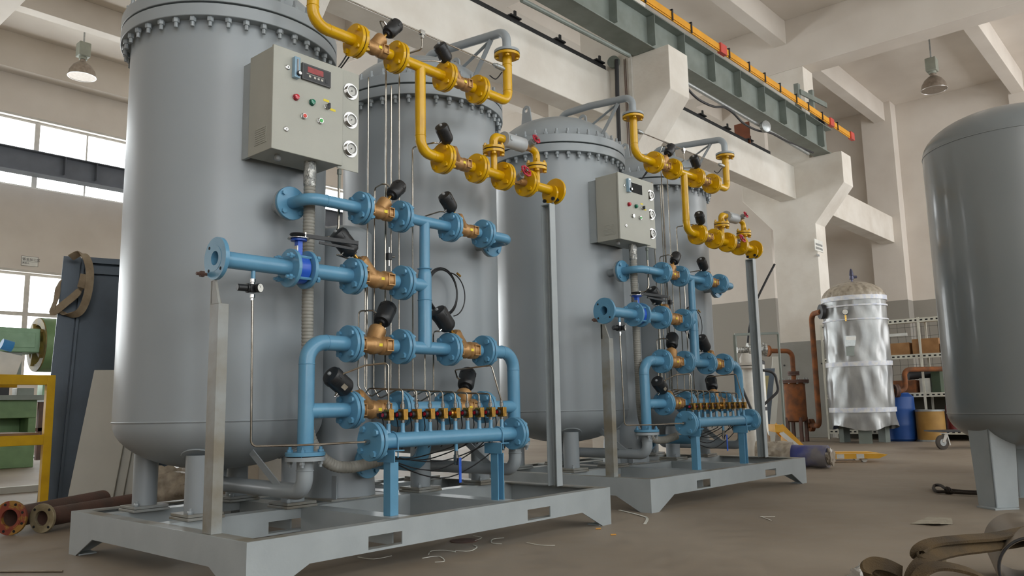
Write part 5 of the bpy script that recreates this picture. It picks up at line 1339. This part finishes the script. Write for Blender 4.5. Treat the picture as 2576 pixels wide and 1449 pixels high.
for off in (-0.06, 0.06): part('steer_wheel', MB().cyl(c_ - dirf * 0.16 + sd * off + Vector((0, 0, 0.08)), c_ - dirf * 0.16 + sd * (off + (0.05 if off > 0 else -0.05)) + Vector((0, 0, 0.08)), 0.08, n=20), mat('dark_red_wheel', rgb(96, 34, 30), 0.5), t)
part('tow_handle', MB().tube([c_ - dirf * 0.18 + Vector((0, 0, 0.3)), c_ - dirf * 0.34 + Vector((0, 0, 0.75)), c_ - dirf * 0.48 + Vector((0, 0, 1.15))], 0.02, 10), DARKM, t)

# ---- blue roll in plastic film
r1_ = at(2083, 1143, 10.1); r1_.z = 0.145; r0_ = at(1925, 1150, 10.6); r0_.z = 0.145
t = thing('wrapped_roll', 'blue roll in torn plastic film behind farther skid', 'roll', (r1_.x, r1_.y, 0))
def lump_tube(p0, p1, r, amp, seed, n=26, m_=24):
    rd = random.Random(seed); ph = [(rd.uniform(0, 6.28), rd.randint(2, 7), rd.uniform(2, 9)) for _ in range(6)]
    mb = MB(); d, u, v_ = mb.frame(Vector(p1) - Vector(p0)); L0 = (Vector(p1) - Vector(p0)).length
    for i in range(m_ + 1):
        for k in range(n):
            a = 2 * math.pi * k / n; rr = r * (1 + amp * sum(math.sin(f * a + p + g * i / m_ * 3) for p, f, g in ph) / 3)
            q = Vector(p0) + d * (L0 * i / m_) + (u * math.cos(a) + v_ * math.sin(a)) * rr
            q.z = max(q.z, 0.003); mb.v.append(q)
    for i in range(m_):
        for k in range(n):
            q = (k + 1) % n; mb.f.append((i * n + k, i * n + q, (i + 1) * n + q, (i + 1) * n + k))
    mb.f.append(tuple(reversed(range(n)))); mb.f.append(tuple(m_ * n + k for k in range(n)))
    return mb
part('roll', lump_tube(r0_, r1_, 0.14, 0.04, 5), BLUEW, t)
part('loose_film', lump_tube(r0_ - RH * 0.1 + Vector((0, 0, 0.02)), r0_ + (r1_ - r0_) * 0.45 + Vector((0, 0, 0.02)), 0.16, 0.14, 8), FILM, t)
part('film_tail', lump_tube(r1_, r1_ + (r1_ - r0_).normalized() * 0.06, 0.10, 0.2, 9, 20, 4), FILM, t)

# ---- rope, paper, webbing and pipe offcut in the right foreground
rp = [gz(2348, 1228, 0.02), gz(2352, 1221, 0.03), gz(2366, 1221, 0.04), gz(2378, 1229, 0.03), gz(2392, 1233, 0.02), gz(2440, 1237, 0.02), gz(2500, 1238, 0.02)]
rp2 = [gz(2348, 1228, 0.02), gz(2356, 1236, 0.02), gz(2372, 1237, 0.02), gz(2390, 1237, 0.018)]
t = thing('knotted_rope', 'dark rope with knotted loop on floor beside tank leg', 'rope', gz(2385, 1238, 0))
part('rope', MB().tube(spline(rp, 6), 0.014, 8), ROPE, t); part('loop', MB().tube(spline(rp2, 6), 0.014, 8), ROPE, t)
part('rope', MB().tube(spline([gz(2390, 1238, 0.02), gz(2440, 1241, 0.02), gz(2500, 1242, 0.02)], 4), 0.013, 8), ROPE, t)
part('knot', MB().torus(gz(2383, 1234, 0.03), RH, 0.02, 0.017, 16, 8).torus(gz(2389, 1234, 0.03), RH + Vector((0, 0, 0.5)), 0.02, 0.015, 16, 8), ROPE, t)
pc = [gz(2291, 1317, 0.004), gz(2335, 1300, 0.02), gz(2395, 1303, 0.03), gz(2396, 1317, 0.004), gz(2366, 1317, 0.02)]
solid('paper_scrap', MB().add(pc + [p - Vector((0, 0, 0.003)) for p in pc], [(0, 1, 2, 3, 4), (9, 8, 7, 6, 5)] + [(i, (i + 1) % 5, 5 + (i + 1) % 5, 5 + i) for i in range(5)]), PAPER, 'crumpled paper scrap on floor before the big tank', 'paper', pc[0])
e0 = gz(2622, 1535, 0); e0.z = 0.145
axp = Vector((0.93, 0.25, 0)).normalized()
t = thing('pipe_offcut', 'short wide pipe offcut under brown webbing sling', 'pipe', (e0.x, e0.y, 0))
part('pipe', MB().ring(e0, e0 + axp * 0.75, 0.143, 0.128, 48), LINER, t)
part('cut_burr', MB().torus(e0, axp, 0.136, 0.006, 48, 6), DARKM, t)
def strap(name, pts, width, side, label, m=STRAP, th=0.008):
    P = spline(pts, 6)
    return solid(name, MB().ribbon(P, width, th, side), m, label, 'sling', pts[0], 'webbing slings', ang=60)
t = thing('webbing_sling', 'thick brown webbing sling heaped over the pipe offcut', 'sling', gz(2300, 1449, 0))
def sp(name, pts, width, side, m=STRAP, th=0.012): return part(name, MB().ribbon(spline(pts, 8), width, th, side), m, t, ang=60)
sp('upper_band', [at(2660, 1316, 3.6), at(2576, 1336, 3.45), at(2500, 1350, 3.35), at(2420, 1356, 3.26), at(2350, 1364, 3.2), at(2318, 1378, 3.16), at(2308, 1395, 3.13), at(2324, 1404, 3.12)], 0.06, FH + Vector((0, 0, 0.18)))
sp('middle_band', [at(2640, 1352, 3.45), at(2560, 1362, 3.4), at(2480, 1374, 3.3), at(2400, 1384, 3.2), at(2345, 1400, 3.12), at(2308, 1426, 3.06), at(2285, 1470, 3.0), at(2276, 1530, 2.95)], 0.055, FH * 0.9 + Vector((0, 0, 0.45)) + RH * 0.4)
sp('lower_band', [at(2500, 1470, 3.0), at(2440, 1438, 3.02), at(2370, 1424, 3.02), at(2325, 1436, 3.0), at(2298, 1475, 2.95)], 0.055, FH + Vector((0, 0, 0.3)))
sp('coil', [at(2268, 1440, 3.12), at(2232, 1423, 3.12), at(2196, 1418, 3.12), at(2178, 1432, 3.1), at(2184, 1458, 3.06), at(2226, 1476, 3.02), at(2300, 1490, 2.98)], 0.05, Vector((0, 0, 1)) + FH * 0.5)
sp('coil', [at(2252, 1450, 3.17), at(2216, 1438, 3.17), at(2200, 1452, 3.14), at(2228, 1480, 3.1)], 0.045, Vector((0, 0, 1)))
part('rope_end', MB().tube([at(2300, 1425, 3.2), at(2340, 1416, 3.22), at(2374, 1409, 3.25)], 0.013, 10), STRAPB, t)
solid('plastic_bag_scrap', lump_tube(gz(2150, 1449, 0.02), gz(2172, 1436, 0.02), 0.03, 0.3, 12, 18, 8), mat('crinkled_clear_bag', rgb(170, 166, 158), 0.08, scale=20, bump=0.8, bscale=40), 'crinkled clear plastic scrap beside the webbing', 'plastic scrap', gz(2160, 1445, 0))

# ---- cable ties, butts and scraps on the floor
TIES = [[(900, 1401), (940, 1406), (985, 1398)], [(1078, 1395), (1085, 1386), (1115, 1384), (1146, 1388)], [(1146, 1385), (1182, 1386), (1200, 1376), (1190, 1371)], [(1062, 1404), (1102, 1399), (1118, 1411), (1094, 1414)],
        [(1195, 1360), (1212, 1352), (1190, 1348)], [(1268, 1353), (1240, 1356), (1238, 1366), (1262, 1368)], [(1325, 1365), (1360, 1371), (1396, 1372)], [(1912, 1299), (1950, 1299)], [(1916, 1300), (1940, 1309)], [(1558, 1283), (1610, 1296), (1628, 1304), (1622, 1318)]]
TL = ['left of the pallet slot', 'crooked by the pallet slot', 'bent under the skid edge', 'hooked, lowest under the skid', 'short, near the rust stain', 'curled, right of the stain', 'straight, right of the stain', 'pale, right of farther skid', 'thin, right of farther skid', 'long strip before farther skid']
for k, ps in enumerate(TIES):
    P = [gz(x, y, 0.004) for x, y in ps]
    solid('cable_tie', MB().ribbon(spline(P, 4) if len(P) > 2 else P, 0.006 if k < 9 else 0.02, 0.0025, Vector((0, 0, 1)).cross(RH) if k == 99 else FH), TIE, 'white cut cable tie on floor, ' + TL[k], 'cable tie', P[0], 'cut cable ties on the floor')
for k, (x, y, lb_) in enumerate(((1505, 1330, 'orange cigarette butt on floor by nearer skid corner'), (1543, 1345, 'brown cigarette butt on floor right of nearer skid'))):
    p = gz(x, y, 0.005); solid('cigarette_butt', MB().cyl(p - RH * 0.018, p + RH * 0.018 + FH * 0.006, 0.0045, n=8), BUTT, lb_, 'cigarette butt', p)
st = gz(1167, 1361, 0); solid('rust_disc', MB().cyl((st.x, st.y, 0.0), (st.x, st.y, 0.004), 0.09, n=28), RUSTP, 'rust brown disc on floor under nearer skid edge', 'disc', st)
solid('floor_rod', MB().tube([gz(-80, 1438, 0.006), gz(158, 1437, 0.006)], 0.006, 8), STEEL, 'thin steel rod lying on floor before flanged pipes', 'rod', gz(60, 1438, 0))

# ================================================================== left bay
# tall steel panel leaning upright, with a sling over its top
b0 = gz(92, 1268, 0); tl = gy(160, 645, b0.y + 0.12); upv = (tl - b0); rt = Vector((0.96, -0.28, 0)).normalized(); nrm = rt.cross(upv).normalized()
if nrm.dot(CAM - b0) < 0: nrm = -nrm
W_ = 1.1
t = thing('steel_wall_panel', 'tall blue black steel panel standing left of nearer tank', 'panel', b0)
part('sheet', MB().obox(b0 + upv / 2 + rt * (W_ / 2 + 0.1) - nrm * 0.03, rt * W_ / 2, upv / 2, nrm * 0.006), SLATE, t)
part('side_channel', MB().obox(b0 + upv / 2 + rt * 0.08, rt * 0.08, upv / 2, nrm * 0.02), SLATE, t)
part('inner_rib', MB().obox(b0 + upv / 2 + rt * 0.185, rt * 0.012, upv / 2 * 0.985, nrm * 0.03), SLATE, t)
part('top_channel', MB().obox(b0 + upv * 0.99 + rt * (W_ / 2 + 0.17), rt * W_ / 2, upv * 0.012, nrm * 0.03), SLATE, t)
part('top_rib', MB().obox(b0 + upv * 0.945 + rt * (W_ / 2 + 0.2), rt * W_ / 2 * 0.98, upv * 0.012, nrm * 0.012), SLATE, t)
pdp = (tl - CAM).dot(FW)
t = thing('hanging_sling', 'pale webbing sling looped over top of steel panel', 'sling', at(205, 640, pdp - 0.1))
sdv = FH * 0.3 + RH
part('back_loop', MB().ribbon(spline([at(178, 648, pdp - 0.08), at(205, 637, pdp - 0.1), at(222, 660, pdp - 0.12), at(226, 700, pdp - 0.13), at(218, 750, pdp - 0.14), at(200, 785, pdp - 0.14), at(170, 793, pdp - 0.14), at(152, 780, pdp - 0.12)], 6), 0.075, 0.01, nrm.cross(upv) * 1.0 + RH * 0.2 + Vector((0, 0, 0.6))), STRAPB, t, ang=60)
part('front_loop', MB().ribbon(spline([at(213, 690, pdp - 0.15), at(200, 730, pdp - 0.16), at(165, 762, pdp - 0.18), at(132, 785, pdp - 0.2), at(142, 750, pdp - 0.15), at(146, 722, pdp - 0.1), at(152, 706, pdp - 0.06)], 6), 0.075, 0.01, Vector((0, 0, 1)) + RH * 0.5), STRAPB, t, ang=60)

# beige grey panels leaning together
s0 = gz(165, 1281, 0); s1 = gy(238, 932, s0.y + 0.1); uv = s1 - s0; rr_ = Vector((0.88, -0.47, 0)).normalized(); nn_ = rr_.cross(uv).normalized()
if nn_.dot(CAM - s0) < 0: nn_ = -nn_
PLB = ['front beige grey panel of the leaning stack', 'second beige grey panel of the leaning stack', 'third beige grey panel of the leaning stack', 'rearmost beige grey panel of the leaning stack']
for k in range(4):
    o_ = s0 + rr_ * (0.075 * k) - nn_ * (0.075 * k)
    solid('cabinet_sheet', MB().obox(o_ + uv / 2 + rr_ * 0.19, rr_ * (0.19), uv / 2 * (1 - 0.02 * k), nn_ * 0.024), SHEET, PLB[k], 'panel', o_, 'leaning cabinet panels', 0.004)
# rusty posts and lumpy wrapped bundle behind the tank legs
p_ = gz(322, 1268, 0) + FH * 0.4; solid('rusty_post', MB().obox(p_ + Vector((0.03, 0, 0.5)), RH * 0.04, FH * 0.03, Vector((0, 0, 0.5)) + RH * 0.03), RUSTP, 'rusty steel post leaning behind the grey panels', 'post', p_)
p_ = gz(352, 1262, 0); solid('dark_board', MB().obox(p_ + Vector((0.03, 0, 0.45)) + FH * 0.1, RH * 0.07, FH * 0.012, Vector((0, 0, 0.45)) + RH * 0.03), SLATE, 'dark board leaning behind the rusty post', 'board', p_)
w0 = gz(340, 1268, 0); w1 = gz(500, 1266, 0)
solid('wrapped_bundle', lump_tube(w0 + Vector((0, -0.25, 0.15)), w1 + Vector((0, -0.35, 0.15)), 0.17, 0.25, 21, 28, 16), FILM, 'beige plastic wrapped bundle behind nearer tank legs', 'bundle', w0, ang=60)
w2 = gz(660, 1236, 0) + Vector((0, -0.85, 0)); solid('wrapped_scrap', lump_tube(w2 + Vector((-0.3, 0, 0.12)), w2 + Vector((0.3, 0.2, 0.12)), 0.12, 0.3, 31, 24, 12), mat('bright_clear_wrap', rgb(206, 200, 190), 0.1, scale=10, bump=0.8, bscale=25), 'crumpled clear wrap behind nearer grey outlet pipe', 'plastic wrap', w2, ang=60)

# flanged pipe spools on the floor
def spool(px_, py_, r, fr_, d, ln, m, fm, label):
    c = gz(px_, py_, 0); c = Vector((c.x, c.y, fr_)); d = Vector(d).normalized()
    t = thing('flanged_spool', label, 'pipe spool', (c.x, c.y, 0), 'flanged pipe spools')
    part('pipe', MB().ring(c, c + d * ln, r, r - 0.012, 32), m, t)
    f_ = part('flange', MB().ring(c - d * 0.004, c + d * 0.02, fr_, r - 0.014, 40), fm, t, 0.002)
    part('raised_face', MB().ring(c - d * 0.007, c - d * 0.004, fr_ * 0.68, r - 0.014, 36), fm, f_)
    dd, u, v_ = MB().frame(d)
    for k in range(8 if fr_ > 0.105 else 4):
        a = 2 * math.pi * (k + 0.5) / (8 if fr_ > 0.105 else 4)
        q = c + (u * math.cos(a) + v_ * math.sin(a)) * fr_ * 0.83
        part('bolt_hole', MB().cyl(q - d * 0.006, q + d * 0.002, 0.010, n=12), DARKHOLE, f_)
    return t
spool(22, 1347, 0.075, 0.122, (0.78, 0.62, 0), 1.2, RUSTP, FLNG, 'pipe spool with red and yellow flange on floor')
spool(103, 1341, 0.068, 0.105, (0.86, 0.5, 0), 1.1, RUSTP, FLNB, 'pipe spool with bare steel flange beside skid corner')
solid('floor_pipe', MB().ring(gz(150, 1300, 0.06) + FH * 0.3, gz(150, 1300, 0.06) + FH * 0.3 + Vector((0.9, 0.35, 0)), 0.06, 0.05, 24), RUSTP, 'plain rusty pipe behind the flanged spools', 'pipe', gz(150, 1300, 0))

# yellow work rack
yo = gz(106, 1286, 0); t = thing('yellow_rack', 'yellow painted steel work rack at left edge', 'rack', yo)
XL = yo.x - 1.6
for (x, y) in ((yo.x, yo.y), (XL, yo.y), (yo.x + 0.05, yo.y + 0.8), (XL, yo.y + 0.8)):
    if x > yo.x + 0.01: continue
    part('post', MB().box(x - 0.035, y - 0.03, 0.006, x + 0.035, y + 0.03, 1.22), YFR, t, 0.003)
    part('foot', MB().box(x - 0.09, y - 0.04, 0, x + 0.09, y + 0.04, 0.006), YFR, t)
for z in (1.175, 0.635):
    part('rail', MB().box(XL + 0.035, yo.y - 0.03, z - 0.045, yo.x - 0.035, yo.y + 0.03, z + 0.045), YFR, t, 0.003)
    part('rail', MB().box(XL + 0.035, yo.y + 0.77, z - 0.045, yo.x - 0.035, yo.y + 0.83, z + 0.045), YFR, t, 0.003)
part('deck_board', MB().box(XL, yo.y - 0.01, 0.681, yo.x - 0.06, yo.y + 0.75, 0.70), mat('grubby_plank', rgb(150, 118, 84), 0.8, col2=rgb(120, 92, 66), scale=4, stretch=(1, 8, 1)), t)
pk = gy(0, 915, yo.y + 0.3)
solid('carton_package', MB().obox(Vector((pk.x - 0.08, yo.y + 0.35, 1.33)), Vector((0.2, 0, -0.04)), (0, 0.18, 0), Vector((0.03, 0, 0.11))), WHITE, 'white carton on top of the yellow rack', 'box', (pk.x - 0.1, yo.y + 0.35, 1.22), None, 0.004)
solid('blue_tape_roll', MB().cyl((pk.x + 0.0, yo.y + 0.3, 1.515), (pk.x + 0.09, yo.y + 0.3, 1.49), 0.05, n=20), mat('sky_blue_tape', rgb(70, 150, 214), 0.4), 'sky blue tape roll on the white carton', 'tape roll', (pk.x, yo.y + 0.2, 1.4))

# green eccentric press by the far windows
PY = 12.2
h0 = gy(-60, 826, PY); h1 = gy(84, 890, PY); t = thing('eccentric_press', 'green eccentric press with big flywheel by far windows', 'press', (h1.x - 0.6, PY, 0))
part('head', MB().box(h1.x - 1.1, PY - 0.3, h1.z, h1.x, PY + 0.35, h0.z + 0.02), PRESSG, t, 0.02)
part('head_cover', MB().box(h1.x - 0.9, PY - 0.315, h1.z + 0.08, h1.x - 0.08, PY - 0.3, h0.z - 0.06), PRESSG, t, 0.01)
fc_ = gy(112, 868, PY); fr_ = (gy(112, 800, PY).z - gy(112, 936, PY).z) / 2
part('flywheel', MB().ring((h1.x + 0.05, PY, fc_.z), (h1.x + 0.33, PY, fc_.z), fr_, fr_ * 0.8, 48), PRESSL, t)
fwp = part('flywheel_face', MB().ring((h1.x + 0.03, PY, fc_.z), (h1.x + 0.05, PY, fc_.z), fr_ * 0.99, fr_ * 0.72, 48), FLYW, t)
mb = MB()
for k in range(5):
    a = 2 * math.pi * k / 5; mb.bar((h1.x + 0.07, PY, fc_.z), (h1.x + 0.07, PY + math.cos(a) * fr_ * 0.8, fc_.z + math.sin(a) * fr_ * 0.8), 0.16, 0.06, (1, 0, 0))
part('flywheel_spokes', mb, FLYW, t); part('flywheel_hub', MB().cyl((h1.x, PY, fc_.z), (h1.x + 0.2, PY, fc_.z), 0.13, n=24), FLYW, t)
mb = MB(); zc0, zc1 = 0.0, h1.z
part('column', MB().box(h1.x - 1.1, PY - 0.05, 1.15, h1.x - 0.35, PY + 0.35, h1.z), DARKM, t)
part('ram', MB().box(h1.x - 0.55, PY - 0.25, 1.55, h1.x - 0.25, PY + 0.05, h1.z), GIRD, t)
b1_ = gy(74, 1000, PY)
part('base', MB().box(h1.x - 1.3, PY - 0.4, 0, b1_.x, PY + 0.45, 0.50).box(h1.x - 1.3, PY - 0.4, 0.82, b1_.x, PY + 0.45, 1.12).box(h1.x - 1.3, PY - 0.4, 0.5, h1.x - 0.75, PY + 0.45, 0.82).box(b1_.x - 0.12, PY - 0.4, 0.5, b1_.x, PY + 0.45, 0.82).box(h1.x - 0.75, PY, 0.5, b1_.x - 0.12, PY + 0.45, 0.82), PRESSL, t, 0.01)
part('work_table', MB().box(h1.x - 1.3, PY - 0.5, 1.12, b1_.x + 0.12, PY + 0.5, 1.20), GIRD, t)
# bench and rack under the windows
bq = gy(110, 1010, 14.5); t = thing('steel_bench', 'low steel bench under the far windows', 'bench', (bq.x, 14.5, 0))
part('top', MB().box(bq.x - 2.0, 14.1, 1.12, bq.x + 0.8, 14.9, 1.2), GALV, t)
for x in (bq.x - 1.9, bq.x - 0.15, bq.x + 0.7): part('leg', MB().box(x - 0.04, 14.15, 0, x + 0.04, 14.25, 1.12), RUSTP, t)
part('stretcher', MB().box(bq.x - 2.0, 14.15, 0.55, bq.x + 0.8, 14.2, 0.62), RUSTP, t)
for k, (dx, w_, h_, m, lb_) in enumerate(((-0.55, 0.3, 0.2, GIRD, 'small grey box on bench under far windows'), (-0.1, 0.22, 0.3, PRESSG, 'green part box on bench under far windows'), (0.3, 0.25, 0.24, DARKM, 'dark box on bench under far windows'), (-1.0, 0.28, 0.42, CARD, 'orange brown carton on bench under far windows'))):
    solid('bench_box', MB().box(bq.x + dx, 14.3, 1.2005, bq.x + dx + w_, 14.6, 1.2 + h_), m, lb_, 'box', (bq.x + dx, 14.45, 1.2), 'boxes on the bench', 0.01)
# flat stock lying on the floor of the bay
for k, (px_, py_, ln, w_, h_, m, lb_) in enumerate(((60, 1122, 3.0, 0.5, 0.05, ALUF, 'pale flat sheet lying on floor beyond the rack'), (50, 1155, 3.4, 0.7, 0.03, GALV, 'thin bright sheet lying on floor beyond the rack'), (70, 1238, 2.2, 0.12, 0.07, SHEET, 'long pale timber on floor behind the rack'), (20, 1150, 0.9, 0.5, 0.1, DARKM, 'dark block on floor beyond the rack'))):
    c = gz(px_, py_, 0); solid('floor_stock', MB().box(c.x - ln / 2 - 0.5, c.y, 0.001, c.x + ln / 2 - 0.5, c.y + w_, h_), m, lb_, 'stock', (c.x, c.y, 0), 'stock on the bay floor')
solid('yellow_string', MB().tube(spline([gz(133, 1258, 0.01), gz(150, 1261, 0.01), gz(165, 1254, 0.01), gz(135, 1256, 0.01), gz(100, 1262, 0.01)], 6), 0.006, 6), mat('yellow_cord', rgb(190, 170, 60), 0.6), 'yellow string on floor below the steel panel', 'string', gz(140, 1260, 0))
